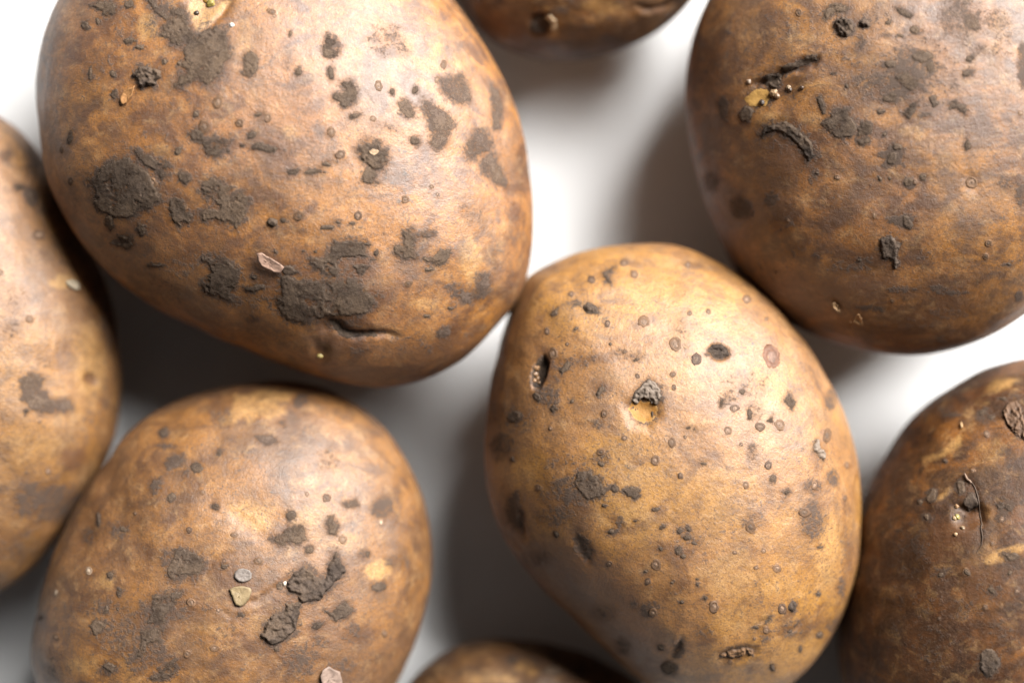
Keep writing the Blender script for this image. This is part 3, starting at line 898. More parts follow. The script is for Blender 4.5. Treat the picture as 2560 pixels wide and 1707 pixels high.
rest(P3, [
    ('C', [(1055, 70), (1100, 30), (1150, 25), (1200, 60), (1190, 80), (1110, 90), (1060, 130), (1045, 110)]),
    ('C', [(1510, 50), (1560, 55), (1620, 100), (1610, 120), (1540, 90)]),
    ('C', [(1000, 640), (1030, 620), (1045, 670), (1060, 720), (1040, 750), (1020, 700)]),
    ('C', [(1035, 810), (1090, 770), (1130, 720), (1200, 710), (1200, 760), (1240, 800), (1250, 850), (1230, 880), (1160, 910), (1110, 890), (1080, 850)]),
    ('C', [(1870, 670), (1910, 655), (1980, 720), (1970, 750), (1910, 710), (1870, 700)]),
    ('C', [(1960, 960), (1985, 890), (2000, 970), (1970, 985)]),
    ('C', [(1565, 740), (1600, 690), (1660, 660), (1640, 720), (1600, 780)]),
    ('C', [(1730, 640), (1770, 620), (1790, 680), (1760, 700)]),
    ('C', [(500, 740), (540, 690), (580, 730), (550, 800), (510, 790)]),
  ], clods=[
    ('C', [(620, 890), (640, 850), (700, 820), (790, 800), (850, 830), (930, 890), (970, 960), (995, 1020), (970, 1040), (940, 1050), (910, 1000), (880, 940), (790, 900), (740, 850), (680, 880), (640, 910)], .24, M_DARK),
    ('C', (1180, 175, 58, 60), .8), ('C', (1312, 158, 32, 30), .6),
    ('J', [(1380, 550), (1440, 520), (1500, 570), (1480, 650), (1490, 700), (1470, 740), (1450, 690), (1390, 670), (1375, 610)], .3)],
  dots=[('C', (1110, 480, 18, 14), (1195, 565, 12, 18), (1465, 150, 18, 14), (1545, 235, 16, 12), (1410, 1165, 14), (1475, 1165, 10), (2000, 385, 24, 18), (1975, 485, 26, 20), (1420, 730, 24, 16), (1690, 1160, 24, 20), (1300, 925, 40, 34), (1310, 840, 50, 40), (1440, 880, 16, 12), (1490, 1040, 40, 34), (1520, 960, 26, 26), (1590, 1450, 36, 40), (1640, 200, 30, 20), (1590, 530, 70, 50), (1480, 640, 44, 34), (1690, 370, 50, 40), (1480, 420, 36, 24), (1740, 440, 30, 30)),
        ('J', (935, 90, 16, 12), (1370, 130, 12), (1435, 125, 10), (1560, 150, 30, 24), (1225, 685, 16, 12), (2250, 712, 16, 10))],
  thin=[('C', [(1950, 110), (2000, 90), (2060, 130), (2060, 190), (1990, 180)])])
for q, b in len3:
    P3.lenticel(q, b)
P3.crust(V('C', [(535, 655), (610, 580), (680, 598), (705, 640), (660, 688), (570, 692)]), .04, 'eye_hollow', None, 3, 2.0, .3, 5, ((.36, .20, .06), (.48, .27, .075)), 'bare golden hollow below the sprouting eye', None, 20)
P3.crust(V('C', [(640, 515), (690, 490), (740, 485), (770, 505), (755, 555), (730, 580), (690, 555), (655, 540)]), .30, 'eye', M_DARK, label='black sunken eye in a crease')
P3.crust(V('C', [(765, 460), (800, 425), (860, 420), (940, 375), (990, 365), (1000, 395), (930, 420), (880, 440), (830, 465), (790, 480)]), .10, 'scab', M_SOIL, label='dark scab along the eye crease')
for x, y, r, t in ((715, 610, 10, (.30, .19, .10)), (738, 628, 8, (.22, .13, .07)), (728, 600, 6, (.36, .25, .15)), (815, 575, 7, (.26, .18, .11)), (824, 588, 6, (.05, .03, .02)), (640, 672, 8, (.06, .04, .03)), (555, 535, 6, (.3, .22, .16)), (900, 575, 6, (.07, .04, .025))):
    P3.bud(*V('C', [(x, y)])[0], r, t, .9)
P3.flake(V('J', [(1040, 968), (1060, 966), (1085, 995), (1102, 1030), (1085, 1034), (1055, 1000)]), (.3, .5), .12, (.36, .22, .11), label='pale torn sliver of skin', n=18)
P3.flake(V('J', [(1185, 1085), (1210, 1045), (1222, 1036), (1242, 1062), (1252, 1112), (1225, 1095), (1200, 1092)]), (.3, .6), .12, (.36, .21, .10), label='pale torn triangular flake', n=18)
P3.flake(V('J', [(1165, 1090), (1178, 1095), (1172, 1125), (1162, 1120)]), (.2, .3), .10, (.45, .25, .12), n=12)

# ================================================================== 4: yellow potato with corky spots, centre right
len4 = (L_('E', (810, 255, 28, 24), (985, 165, 27, 20), (1040, 225, 24), (700, 330, 18), (895, 490, 17, 21), (572, 530, 15, 24), (605, 645, 24, 40), (1090, 480, 34, 36), (1258, 595, 36, 44), (1370, 680, 30, 36), (1335, 435, 15),
           (1435, 425, 13, 18), (1640, 360, 26, 24), (1745, 465, 13), (880, 970, 23, 25), (985, 1100, 18), (1240, 1125, 26, 30), (1150, 1220, 28, 32), (1538, 1060, 24, 28), (1815, 1030, 32, 34), (2068, 1090, 25, 42),
           (1755, 1245, 22, 28), (860, 1175, 23), (1250, 830, 16), (1055, 770, 14), (1245, 760, 18), (1610, 1135, 13), (1325, 175, 18), (385, 1210, 18), (2175, 1245, 10, 24), (1710, 1040, 28, 28), (1575, 940, 26, 24), (1310, 1095, 12), (590, 1050, 14), (990, 640, 16, 12), (680, 600, 12))
        + L_('G', (525, 255, 19, 22), (1285, 190, 17, 22), (1635, 240, 17, 22), (1660, 465, 33, 36), (1155, 665, 30, 32), (1110, 755, 19, 23), (905, 660, 20, 17), (1465, 890, 32, 34), (1800, 685, 24, 27), (1140, 920, 26, 28),
             (1830, 900, 27, 30), (1550, 1185, 17), (1745, 1015, 19, 22), (2000, 240, 18, 26), (2165, 310, 12, 18), (1950, 385, 34, 28), (1730, 590, 16), (1690, 680, 14), (1575, 600, 14, 12), (1680, 1060, 10)))
stain4 = (S_('E', ([(380, 990), (440, 960), (460, 1010), (400, 1030)], 20, .85), ((330, 1140, 70, 80), 40, .7), ((560, 870, 90, 60), 30, .7), ((740, 690, 130, 40), 40, .55), ((1000, 650, 90, 40), 30, .48), ((700, 380, 60, 30), 20, .5), ((1640, 820, 160, 90), 60, .30),
             ((1490, 640, 52, 40), 16, 1.0), ((1430, 655, 22, 16), 10, .7), ((1280, 560, 90, 110), 50, .3), ((840, 1020, 50, 30), 18, .6), ((860, 1210, 50, 60), 24, .6), ((700, 1230, 160, 50), 50, .45), ((1540, 880, 50, 50), 24, .45), ((1680, 960, 60, 60), 30, .45), ((1280, 330, 60, 40), 30, .36),
             ((2085, 900, 40, 60), 24, .7), ((620, 200, 60, 30), 20, .3), ((1400, 1050, 90, 30), 20, .35), ((400, 1000, 120, 110), 50, .5), ((600, 740, 90, 120), 50, .38), ((1350, 180, 60, 22), 14, .45), ((1670, 1170, 40, 50), 24, .5))
          + S_('G', ((720, 270, 150, 90), 50, .70), ([(620, 230), (660, 190), (700, 190), (680, 230), (640, 250)], 10, .9), ((865, 90, 30, 50), 18, .7), ((920, 490, 36, 20), 12, .8), ((960, 440, 24, 44), 16, .7), ((760, 570, 46, 90, 14, -.5), 30, .95), ((400, 380, 50, 120), 40, .85), ((620, 400, 130, 60), 50, .6),
               ((1990, 430, 90, 120), 50, .65), ((1980, 370, 60, 50), 26, .75), ((1985, 250, 60, 44), 26, .65), ((2100, 200, 36, 60), 24, .7), ((1230, 1215, 44, 34), 14, .9), ((1270, 1125, 40, 50), 20, .85), ((1120, 900, 60, 50), 24, .7), ((1040, 880, 40, 30), 18, .6), 
               ((560, 270, 60, 90), 40, .45), ((1410, 1020, 60, 40), 24, .5), ((1880, 1010, 100, 60), 30, .5), ((1740, 1030, 40, 60), 24, .55), ((980, 1100, 50, 60), 30, .6), ((880, 920, 90, 50), 40, .5), ((2150, 780, 30, 70), 18, .6), ((2100, 990, 40, 50), 24, .6), ((1220, 800, 120, 50), 40, .38), ((500, 640, 110, 60), 50, .5), ((1660, 430, 60, 40), 24, .5), ((1300, 560, 90, 110), 40, .34), ((2170, 600, 40, 200), 40, .4), ((320, 40, 60, 70), 30, .6))
          + S_('G', ([(330, 560), (600, 500), (760, 520), (960, 660), (1080, 840), (1200, 1060), (1180, 1298), (1050, 1298), (700, 950)], 190, .85), ((680, 340, 150, 90), 60, .5), ((420, 420, 140, 180), 80, .6), ((1250, 560, 200, 150), 100, .22), kind='rust')  # polygon paints shade of the lower-left flank into the rusty colour
          + S_('E', ((1490, 650, 90, 60), 40, .5), ((870, 830, 60, 50), 30, .5), ((560, 700, 60, 100), 30, .55), ((1250, 900, 60, 60), 30, .3), kind='rust')
          + S_('E', ([(1010, 930), (1060, 890), (1150, 920), (1150, 980), (1110, 1020), (1040, 1005)], 26, .5), ((1450, 330, 260, 110), 110, .42), ((1100, 330, 200, 90), 80, .4), ((1460, 500, 60, 30), 20, .6), ((1980, 1100, 50, 80), 30, .5), kind='pale')
          + S_('G', ((1560, 720, 160, 150), 90, .55), ((2080, 600, 90, 220), 60, .6), ((1850, 780, 140, 100), 80, .4), ((1450, 200, 200, 140), 120, .35), ((1640, 960, 200, 90), 80, .4), ((1050, 400, 120, 60), 50, .4), ((1900, 1100, 200, 80), 70, .4), kind='pale'))
P4 = Potato('smooth yellow potato at centre right, dotted with corky rings, with a small black pit',
    [(1450, 560), (1340, 576), (1206, 636), (1166, 720), (1140, 820), (1118, 950), (1112, 1050), (1125, 1150), (1160, 1240), (1220, 1320), (1300, 1400), (1380, 1480), (1450, 1550), (1530, 1605), (1630, 1630), (1730, 1615), (1810, 1580),
     (1880, 1510), (1930, 1430), (1965, 1330), (1978, 1200), (1975, 1100), (1950, 980), (1900, 870), (1830, 760), (1740, 660), (1640, 595), (1560, 562)],
    (1545, 1090), .0295, .0580, M4, 170, (1, 1), .020, 33, .90,
    dict(stain=stain4, lenticel=len4,
         crease=[(V('G', [(340, 490), (380, 545), (440, 600)]), 9, .7, .6), (V('G', [(430, 400), (425, 460), (440, 510)]), 9, .6, .7), (V('G', [(1290, 1060), (1270, 1110), (1240, 1150)]), 7, .5, .9), (V('G', [(1700, 980), (1760, 950)]), 4, .2, .5), (V('G', [(1860, 1030), (1910, 1000), (1945, 950)]), 5, .25, .5), (V('G', [(720, 500), (760, 580), (790, 650)]), 14, .4, .3)],
         dent=[(oval('E', 1490, 640, 50, 40), 8, .8), (V('E', [(490, 775), (508, 710), (555, 665), (577, 700), (562, 770), (530, 835), (500, 835)]), 6, 1.3), (V('E', [(1000, 930), (1060, 885), (1155, 915), (1160, 980), (1110, 1030), (1035, 1015)]), 26, 1.3), (oval('G', 1600, 1140, 90, 40, rot=-.2), 10, .35),
               (oval('G', 2240, 320, 26, 110), 10, .6)]))
rest(P4, [
    ('G', [(740, 170), (800, 170), (860, 210), (850, 240), (890, 265), (870, 290), (820, 310), (780, 320), (740, 260), (720, 220)]),
    ('G', [(905, 255), (935, 230), (960, 270), (930, 285)]),
    ('G', [(975, 265), (1020, 250), (1060, 270), (1070, 295), (1040, 320), (1000, 300)]),
    ('G', [(1835, 280), (1860, 255), (1875, 275), (1850, 295)]), ('G', [(1735, 980), (1770, 940), (1760, 965)]),
    ('E', [(640, 740), (690, 690), (680, 730), (650, 765)]), ('E', [(585, 945), (610, 915), (630, 945), (600, 965)]), ('E', [(590, 440), (630, 405), (625, 435), (600, 450)]),
    ('E', [(1840, 900), (1865, 865), (1895, 910), (1880, 945)]), ('E', [(1750, 1010), (1780, 975), (1775, 1015)]),
    ('E', [(870, 220), (935, 180), (940, 195), (900, 230), (915, 280), (890, 275)]),
  ], clods=[('E', [(768, 400), (790, 380), (850, 400), (845, 430), (790, 432)], .5), ('E', [(830, 870), (850, 830), (872, 815), (880, 835), (845, 885)], .3), ('G', (1885, 890, 20, 28), .3), ('E', (1490, 640, 46, 34), .3, M_DARK)],
  dots=[('E', (1505, 915, 14, 22), (1615, 855, 12, 15), (1655, 975, 15, 25), (1135, 975, 10, 16), (910, 600, 8), (725, 518, 9, 8), (705, 905, 10, 12), (1050, 680, 18, 10), (1330, 1045, 14, 8), (1365, 1055, 12), (520, 880, 24, 20), (395, 990, 34, 24), (860, 1240, 20, 14), (735, 385, 18, 8)),
        ('G', (1280, 485, 15), (1320, 520, 20, 16), (1330, 475, 11), (1360, 550, 14, 10), (1275, 590, 14, 24), (1300, 620, 14, 12), (1180, 580, 11), (1190, 465, 17, 12), (875, 350, 11), (1150, 370, 17, 13), (1780, 205, 14, 18), (1690, 1000, 14, 8),
         (2020, 820, 11), (1775, 1215, 13, 18), (2030, 1040, 18, 13), (1870, 1020, 16, 12), (1420, 840, 12), (1375, 770, 9), (1240, 760, 8), (915, 490, 18, 12), (1410, 125, 14, 8), (390, 100, 12), (1045, 430, 8), (1225, 1215, 36, 28), (1180, 1110, 14), (1375, 740, 7), (2030, 570, 14, 8), (1925, 1115, 10, 16), (1290, 865, 10), (1100, 700, 10), (620, 500, 14))])
for k, (q, b) in enumerate(len4):
    P4.lenticel(q, b)
P4.lenticel(oval('E', 1770, 665, 46, 58, 16, rot=-.35, wob=.06), .7, 1)
P4.crust(V('E', [(490, 775), (508, 712), (552, 668), (574, 700), (558, 770), (530, 830), (502, 832)]), .08, 'eye', M_DARK, label='deep oval dark eye pit with tiny pale beads')
for x, y, r in ((517, 728, 8), (512, 760, 7), (522, 782, 7), (505, 795, 6), (530, 805, 5)):
    P4.bud(*V('E', [(x, y)])[0], r, (.26, .14, .065), .9)
P4.crust(V('E', [(1040, 895), (1060, 840), (1120, 790), (1150, 810), (1180, 840), (1187, 880), (1160, 917), (1120, 893), (1080, 885), (1050, 912)]), .4, 'scab', None, 3, 1.8, .8, 5, ((.045, .030, .020), (.170, .130, .100)), 'greyish corky crumbling scab above an orange hollow', None, 8)
P4.crust(V('E', [(1012, 935), (1060, 892), (1110, 905), (1150, 922), (1152, 975), (1110, 1018), (1045, 1000)]), .02, 'eye_hollow', None, 3, 2.0, .3, 5, ((.33, .195, .075), (.31, .140, .030)), 'bare orange hollow under the greyish scab', None, 20)
P4.crust(V('E', [(1995, 1140), (2015, 1110), (2030, 1150), (2055, 1180), (2050, 1220), (2020, 1190), (1998, 1170)]), .45, 'scab', None, 3, 1.8, .8, 4, ((.10, .06, .033), (.20, .155, .120)), 'small greyish corky scab near the right edge', None, 8)
P4.crust(V('G', [(1500, 1147), (1550, 1115), (1640, 1100), (1672, 1120), (1665, 1147), (1640, 1122), (1600, 1160), (1570, 1162), (1530, 1152)]), .4, 'scab', None, 3, 1.8, .9, 4, ((.035, .02, .012), (.16, .085, .04)), 'dark crescent-shaped scab', None, 8)
P4.flake(V('G', [(2225, 205), (2245, 250), (2262, 310), (2266, 370), (2252, 420), (2236, 380), (2228, 300)]), (.5, .9), .14, (.16, .085, .045), label='dark torn flap of skin at the right edge', curl=.8)

# ================================================================== 5: dull tan potato, bottom left
len5 = L_('F', (990, 1150, 27, 24), (1340, 935, 29, 25), (980, 775, 19), (1775, 825, 24), (970, 1415, 24, 21), (1110, 1385, 26, 22), (1160, 935, 14), (1990, 1310, 20), (790, 1330, 28), (1215, 800, 22, 16), (1690, 610, 24), (1590, 590, 14), (700, 690, 12), (1050, 580, 16), (1570, 1010, 10), (1130, 1190, 12), (290, 1330, 20))
pale5 = L_('F', (460, 985, 19, 24), (290, 1100, 13, 24), (1972, 735, 13, 15))
stain5 = (S_('F', ([(850, 430), (900, 380), (960, 390), (940, 440), (880, 460)], 20, .85), ([(770, 560), (790, 520), (840, 500), (830, 560), (790, 600)], 18, .85), ([(830, 260), (860, 240), (875, 290), (850, 300)], 14, .85), ([(1300, 290), (1410, 285), (1460, 320), (1380, 345)], 20, .8),
             ([(1540, 70), (1600, 70), (1590, 120), (1530, 150), (1510, 110)], 18, .85), ([(1420, 220), (1480, 200), (1480, 250)], 18, .8), ((640, 1320, 160, 150), 80, .55), ((570, 1180, 120, 70), 50, .55), ((1560, 1450, 130, 100), 60, .6), ([(1770, 640), (1850, 610), (1860, 650), (1800, 660)], 16, .9),
             ((1980, 660, 60, 80), 30, .75), ([(1930, 1080), (1990, 1020), (2010, 1070), (1940, 1110)], 18, .85), ([(500, 700), (520, 690), (515, 750), (495, 770)], 14, .85), ((620, 780, 60, 50), 24, .6), ((1600, 870, 34, 24), 14, .7), ((990, 470, 60, 40), 24, .5), ((1150, 190, 60, 70), 30, .55), ((1100, 70, 60, 40), 30, .45),
             ((950, 950, 130, 100), 40, .55), ((860, 1180, 150, 90), 40, .60), ((760, 1420, 140, 90), 50, .60), ((1700, 400, 60, 80), 40, .4), ((2060, 940, 80, 50), 30, .55), ((460, 800, 60, 50), 24, .55), ((1820, 1310, 70, 60), 30, .5), ((1660, 1350, 50, 40), 24, .6), ((1750, 1480, 120, 60), 50, .5), ((1070, 1180, 40, 40), 20, .5),
             ((560, 1490, 60, 50), 26, .7), ((440, 1180, 50, 60), 30, .45), ((2050, 640, 40, 100), 30, .5), ((700, 1230, 50, 60), 24, .5), ((860, 340, 60, 24), 16, .6), ((1750, 1000, 140, 130), 60, .3), ((1210, 1280, 20, 60), 14, .4), ((1880, 900, 40, 30), 16, .55), ((300, 1500, 80, 60), 40, .5), ((280, 1420, 50, 50), 26, .5))
          + S_('F', ([(1205, 65), (1270, 75), (1350, 40), (1530, 55), (1500, 110), (1440, 120), (1490, 170), (1400, 215), (1350, 185), (1290, 240), (1260, 200), (1150, 215), (1200, 150)], 20, .62), ((1300, 700, 150, 60, 14, .35), 50, .7), ((1420, 1260, 160, 90), 70, .5), ((1600, 700, 100, 70), 40, .5), ((1960, 980, 70, 60), 20, .8), ((550, 1040, 44, 60), 30, .6), ((1100, 1280, 160, 50), 60, .4), ((1800, 840, 90, 60), 40, .4), ((1180, 210, 60, 30), 18, .6), ((420, 1480, 90, 60), 40, .5), kind='pale')
          + S_('F', ((420, 880, 70, 90), 50, .4), ((800, 1450, 100, 80), 50, .3), ((1340, 935, 46, 40), 20, .5), kind='rust'))
P5 = Potato('dull tan potato at bottom left with lumpy mud clods and two small chips',
    [(640, 871), (740, 888), (820, 930), (890, 990), (940, 1070), (975, 1150), (992, 1250), (988, 1350), (965, 1440), (930, 1530), (880, 1620), (800, 1710), (690, 1780), (550, 1810), (400, 1800), (260, 1750), (150, 1670), (85, 1580), (65, 1500),
     (80, 1420), (105, 1320), (140, 1230), (190, 1140), (240, 1070), (280, 1005), (340, 955), (430, 912), (530, 886)],
    (530, 1340), .0275, .0555, M5, 170, (0, -3), .022, 44, .90,
    dict(stain=stain5, lenticel=len5 + pale5,
         crease=[(V('F', [(1080, 640), (1180, 690), (1260, 740), (1370, 800)]), 20, .28, .18), (V('F', [(1230, 1170), (1330, 1140), (1430, 1080), (1480, 1040)]), 8, .35, .35), (V('F', [(1130, 1180), (1190, 1220), (1260, 1220)]), 6, .2, .3), (V('F', [(1060, 1000), (1100, 930), (1180, 890)]), 10, .25, .1)],
         dent=[(oval('F', 1330, 690, 150, 70, rot=.4), 40, .35)]))
rest(P5, [
    ('F', [(870, 990), (905, 880), (980, 885), (1050, 925), (1065, 965), (1010, 1000), (960, 1010), (900, 1035), (880, 1020)]),
    ('F', [(1395, 820), (1440, 810), (1500, 760), (1560, 755), (1580, 820), (1540, 850), (1490, 840), (1450, 850)]),
    ('F', [(1690, 740), (1720, 705), (1750, 750), (1740, 800), (1700, 790)]),
    ('F', [(800, 1130), (850, 1110), (940, 1095), (920, 1150), (880, 1190), (850, 1250), (800, 1270), (760, 1260), (790, 1200)]),
    ('F', [(740, 1300), (800, 1280), (850, 1290), (830, 1350), (760, 1370), (740, 1420), (700, 1440), (730, 1370)]),
    ('F', [(780, 1540), (850, 1480), (900, 1450), (930, 1480), (890, 1530), (850, 1550)]),
    ('F', [(1680, 1190), (1720, 1200), (1760, 1165), (1790, 1150), (1822, 1180), (1800, 1220), (1740, 1240), (1710, 1220)]),
    ('F', [(470, 1270), (500, 1240), (550, 1260), (530, 1300), (490, 1310)]), ('F', [(530, 1480), (560, 1460), (600, 1480), (580, 1510)]),
  ], clods=[
    ('F', [(1490, 1040), (1530, 1000), (1570, 965), (1610, 980), (1640, 1020), (1680, 1030), (1690, 980), (1740, 890), (1755, 940), (1790, 990), (1760, 1020), (1720, 1060), (1670, 1120), (1600, 1150), (1560, 1145), (1550, 1110), (1500, 1090)], .6),
    ('F', [(1355, 1320), (1370, 1270), (1420, 1210), (1480, 1195), (1480, 1155), (1550, 1160), (1535, 1230), (1530, 1290), (1490, 1330), (1430, 1365), (1400, 1360)], .6)],
  dots=[('F', (1640, 1270, 30, 22), (618, 1095, 17, 24), (570, 1005, 18, 15), (1160, 965, 20, 14), (885, 610, 20), (1140, 375, 17), (1115, 655, 16, 22), (550, 1190, 16, 22), (610, 1185, 10), (1020, 450, 32, 20), (1505, 700, 26, 18), (1450, 1065, 16), (1250, 1215, 20, 14), (510, 720, 12, 34), (850, 270, 18, 26), (1905, 900, 14), (1600, 880, 22, 14), (1430, 1390, 14), (1960, 1070, 34, 22), (830, 1500, 16, 20), (640, 770, 18, 14), (210, 1230, 9))],
  thin=[('F', [(850, 430), (900, 385), (955, 392), (940, 435), (880, 455)]), ('F', [(772, 560), (792, 522), (836, 505), (828, 560), (792, 596)]), ('F', [(1320, 292), (1400, 288), (1440, 318), (1380, 335)]), ('F', [(1775, 640), (1845, 615), (1855, 648), (1800, 658)])])
for q, b in len5:
    P5.lenticel(q, b)
for q, b in pale5:
    P5.lenticel(q, b, 2)
P5.flake(oval('F', 1260, 1008, 43, 36, 16, wob=.05), (.25, .25), .3, (.175, .145, .125), 'grit_chip', 'round grey grit chip', .12, M_TINT)
P5.flake(V('F', [(1190, 1080), (1215, 1068), (1250, 1064), (1300, 1076), (1302, 1100), (1288, 1128), (1252, 1172), (1222, 1160), (1205, 1120)]), (.3, .3), .35, (.23, .165, .085), 'grit_chip', 'pale yellow wedge-shaped chip', .15, M_TINT)
P5.flake(V('F', [(1655, 1520), (1668, 1492), (1700, 1474), (1722, 1490), (1748, 1500), (1762, 1540), (1765, 1600), (1700, 1640), (1668, 1610)]), (.3, .5), .15, (.27, .19, .15), label='pinkish pale skin flake at the lower edge', curl=.35)
P5.bud(*V('F', [(1476, 1052)])[0], 6, (.6, .5, .4), .7)

# ================================================================== 6: left potato, cut by the frame
len6 = L_('K', (125, 395, 22, 20), (95, 665, 14), (85, 958, 8), (128, 995, 7), (155, 1155, 12), (0, 515, 12))
stain6 = (S_('K', ([(65, 860), (100, 840), (140, 850), (130, 900), (100, 920), (70, 930)], 9, .9), ([(70, 905), (150, 890), (165, 930), (230, 930), (235, 955), (130, 970), (100, 950)], 10, .85), ((150, 1250, 110, 80), 40, .75), ((100, 270, 26, 40), 14, .85), ((75, 245, 18, 12), 8, .8), ((20, 140, 24, 20), 12, .7), ((105, 150, 34, 50), 20, .6),
             ((350, 680, 40, 90), 26, .6), ((300, 1010, 70, 60), 34, .4), ((40, 700, 50, 40), 24, .35), ((150, 800, 40, 26), 16, .45), ((60, 600, 40, 60), 24, .3), ((340, 560, 60, 70), 30, .5), ((60, 1390, 100, 60), 40, .45), ((5, 1210, 20), 12, .6))
          + S_('K', ((200, 545, 50, 24), 14, .8), ((290, 800, 70, 120), 40, .6), ((280, 880, 40, 40), 20, .5), ((100, 1060, 70, 60), 40, .4), ((220, 340, 40, 80), 30, .3), kind='pale')
          + S_('K', ((292, 858, 22, 20), 10, .8), ((235, 1110, 50, 40), 24, .7), ((180, 640, 60, 60), 40, .3), kind='rust'))
P6 = Potato('tan potato cut off by the left edge, with a white nick in its skin',
    [(0, 262), (64, 312), (116, 384), (168, 474), (200, 560), (250, 670), (272, 800), (276, 900), (265, 1000), (235, 1080), (180, 1170), (110, 1270), (50, 1330), (0, 1360), (-80, 1385), (-200, 1370), (-320, 1280), (-400, 1130), (-440, 950),
     (-430, 750), (-380, 550), (-290, 390), (-180, 290), (-80, 255)], (-90, 820), .0245, .0480, M6, 140, (0, 0), .02, 55, .90,
    dict(stain=stain6, lenticel=len6, dent=[(oval('K', 292, 858, 20, 18), 8, .4)]))
rest(P6, [], thin=[('K', [(66, 862), (100, 842), (138, 852), (128, 885), (98, 890), (72, 885)]), ('K', [(72, 915), (110, 905), (150, 925), (225, 930), (232, 952), (135, 966), (100, 950)]), ('K', [(85, 255), (110, 245), (118, 295), (95, 300)])], dots=[('K', (84, 960, 8), (60, 242, 14, 9))])
for q, b in len6:
    P6.lenticel(q, b)
P6.flake(V('K', [(205, 548), (225, 540), (246, 552), (250, 574), (236, 572), (215, 562)]), (.3, .4), .2, (.46, .38, .27), label='small white nick of torn skin')

# ================================================================== 7: small dark potato at the bottom edge, out of focus
P7 = Potato('small dark brown potato at the bottom edge, low between two others',
    [(930, 1580), (980, 1525), (1040, 1487), (1100, 1470), (1200, 1470), (1290, 1485), (1390, 1520), (1470, 1570), (1510, 1640), (1515, 1730), (1460, 1820), (1390, 1900), (1280, 1950), (1140, 1950), (1020, 1900), (940, 1810), (905, 1690)],
    (1200, 1700), .0175, .0350, M7, 100, (0, 0), .03, 66, .90,
    dict(stain=S_('M', ((900, 1450, 140, 60), 50, .6), ((1080, 1500, 120, 70), 50, .6), ((740, 1400, 60, 40), 30, .5), ((380, 1440, 60, 40), 30, .5)) + S_('M', ((800, 1470, 70, 40), 30, .6), ((600, 1540, 140, 50), 50, .5), ((840, 1500, 40, 30), 20, .6), kind='pale')))
rest(P7, [], dots=[('M', (730, 1440, 30, 20), (960, 1500, 40, 24))])

# ================================================================== 8: earthy potato at the right edge
len8 = L_('H', (980, 490, 17), (920, 650, 13, 11), (1045, 860, 13), (890, 1085, 17, 20), (960, 885, 9, 16), (800, 605, 12, 9), (1005, 965, 12), (975, 1240, 14), (1110, 1170, 12), (775, 1290, 10))
stain8 = (S_('H', ((740, 760, 34, 34), 14, .9), ((690, 782, 22, 18), 10, .8), ((860, 720, 30, 44), 18, .9), ((1065, 800, 50, 50), 24, .8), ((1040, 850, 30, 30), 14, .7), ((990, 1480, 56, 64), 20, .95), ((1080, 1020, 50, 26), 16, .85), ((970, 410, 50, 40), 20, .7), ((820, 400, 60, 40), 24, .6), ((940, 240, 60, 30), 20, .6),
             ((720, 850, 30, 24), 14, .7), ((690, 960, 60, 80), 34, .6), ((780, 1100, 60, 40), 24, .55), ((640, 1250, 220, 260), 120, .3), ((620, 1000, 140, 200), 90, .45), ((760, 1400, 120, 140), 70, .4), ((1000, 1160, 70, 50), 30, .55), ((950, 920, 30, 70), 20, .6), ((915, 770, 34, 40), 16, .95), ((560, 700, 80, 140), 60, .5), ((1080, 330, 60, 24), 16, .6), ((1120, 700, 40, 50), 24, .5), ((880, 1250, 90, 60), 40, .5), ((1050, 1340, 70, 60), 40, .5), ((700, 560, 60, 50), 30, .3), ((600, 470, 80, 60), 40, .4))  # big ovals on the left: shade of that side painted as dark film
          + S_('H', ([(690, 590), (780, 570), (850, 500), (872, 470), (876, 540), (800, 592), (700, 625)], 16, .75), ((1040, 280, 80, 28, 14, -.25), 20, .7), ((1060, 1010, 110, 26, 14, -.3), 20, .8), ((790, 760, 40, 16, 14, -.7), 12, .6), ((1000, 560, 70, 60), 40, .4), ((960, 360, 40, 20), 14, .4), ((740, 1180, 40, 20), 14, .3), kind='pale')
          + S_('H', ((930, 850, 50, 60), 26, .7), ((800, 950, 160, 100), 70, .5), ((950, 1130, 120, 100), 60, .5), kind='rust'))
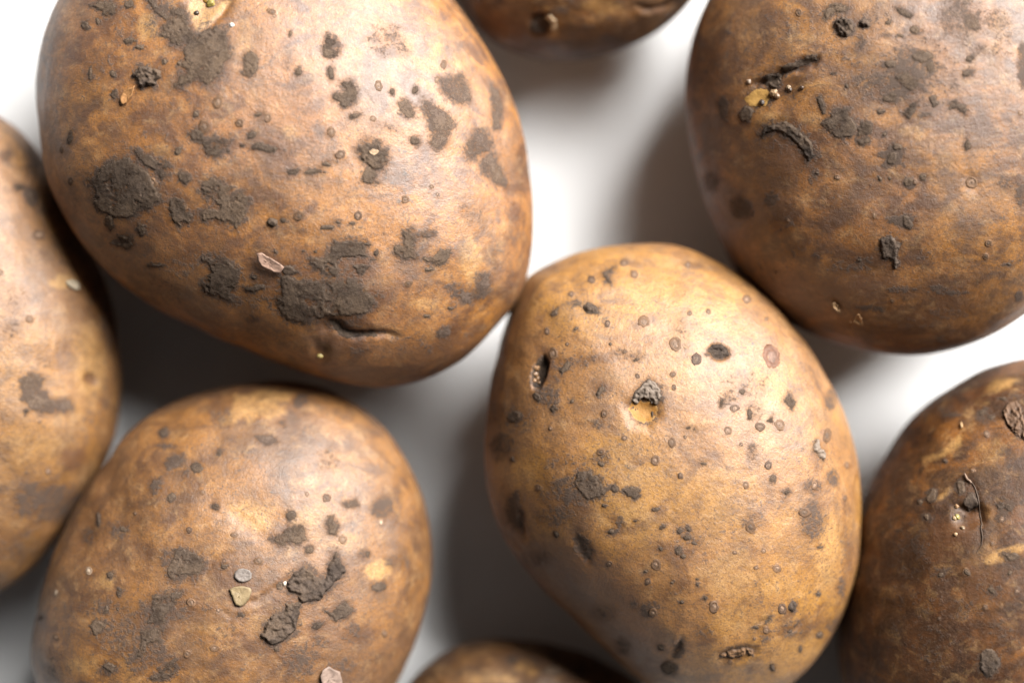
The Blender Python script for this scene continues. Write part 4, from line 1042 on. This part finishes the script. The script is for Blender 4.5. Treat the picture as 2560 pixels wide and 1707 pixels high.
P8 = Potato('dark earthy potato at the lower right edge with a cracked sunken eye',
    [(2352, 820), (2270, 840), (2180, 890), (2090, 960), (2030, 1050), (1982, 1140), (1952, 1250), (1932, 1350), (1920, 1450), (1930, 1560), (1985, 1680), (2060, 1780), (2170, 1850), (2310, 1880), (2450, 1850), (2570, 1760), (2650, 1620),
     (2680, 1450), (2670, 1250), (2620, 1060), (2540, 920), (2450, 840)], (2310, 1350), .031, .0600, M8, 150, (0, 0), .02, 77, .90,
    dict(stain=stain8, lenticel=len8,
         crease=[(V('H', [(890, 680), (930, 735), (950, 800), (955, 890), (945, 990)]), 7, .22, .45), (V('H', [(830, 800), (880, 810), (930, 800)]), 8, .7, .8), (V('H', [(1065, 430), (1090, 470), (1141, 510)]), 6, .4, .7)],
         dent=[(oval('H', 905, 845, 60, 50), 16, 1.0), (oval('H', 780, 770, 60, 16, rot=-.7), 10, -.3)]))
rest(P8, [('H', [(720, 770), (745, 730), (765, 735), (755, 775), (730, 790)]), ('H', [(850, 700), (880, 700), (885, 740), (860, 750)]), ('H', [(1050, 1010), (1100, 1005), (1130, 1020), (1080, 1040)])],
     clods=[('H', (990, 1480, 46, 52), .2)],
     dots=[('H', (690, 785, 12), (720, 850, 12, 10), (1040, 800, 20, 16), (1075, 810, 18), (895, 1090, 14), (960, 400, 20, 14), (1000, 420, 14, 10), (935, 245, 14, 8), (780, 1100, 14, 10), (800, 610, 10, 8), (1050, 340, 18, 8), (1080, 1090, 10), (1000, 1165, 16, 14))])
for q, b in len8:
    P8.lenticel(q, b)
P8.crust(V('H', [(1060, 395), (1080, 365), (1105, 358), (1135, 390), (1150, 450), (1150, 515), (1110, 490), (1085, 468), (1066, 440)]), .4, 'scab', None, 3, 1.9, .9, 4, ((.035, .019, .011), (.125, .070, .040)), 'rough brown corky scab', None, 8)
P8.crust(V('H', [(880, 790), (910, 750), (935, 770), (940, 800), (900, 815)]), .15, 'eye', M_CLOD, label='sunken dark eye')
for x, y, r, t in ((852, 850, 8, (.30, .25, .075)), (840, 855, 6, (.3, .2, .1)), (876, 898, 6, (.22, .15, .085)), (850, 805, 6, (.3, .17, .08)), (845, 925, 5, (.4, .26, .14))):
    P8.bud(*V('H', [(x, y)])[0], r, t, .9)
P8.strand(V('H', [(888, 668), (905, 690), (928, 718), (940, 760), (952, 820), (955, 870), (962, 920), (958, 970), (940, 1000)]), 3.4, (.060, .036, .022), .05, label='thin dry root hair lying across the sunken eye')
P8.strand(V('H', [(888, 668), (895, 685), (915, 708)]), 6, (.20, .13, .09), .3)
P8.strand(V('H', [(872, 450), (876, 468)]), 6, (.4, .26, .13), .3)

for p in (P1, P2, P3, P4, P5, P6, P7, P8):
    p.finish()
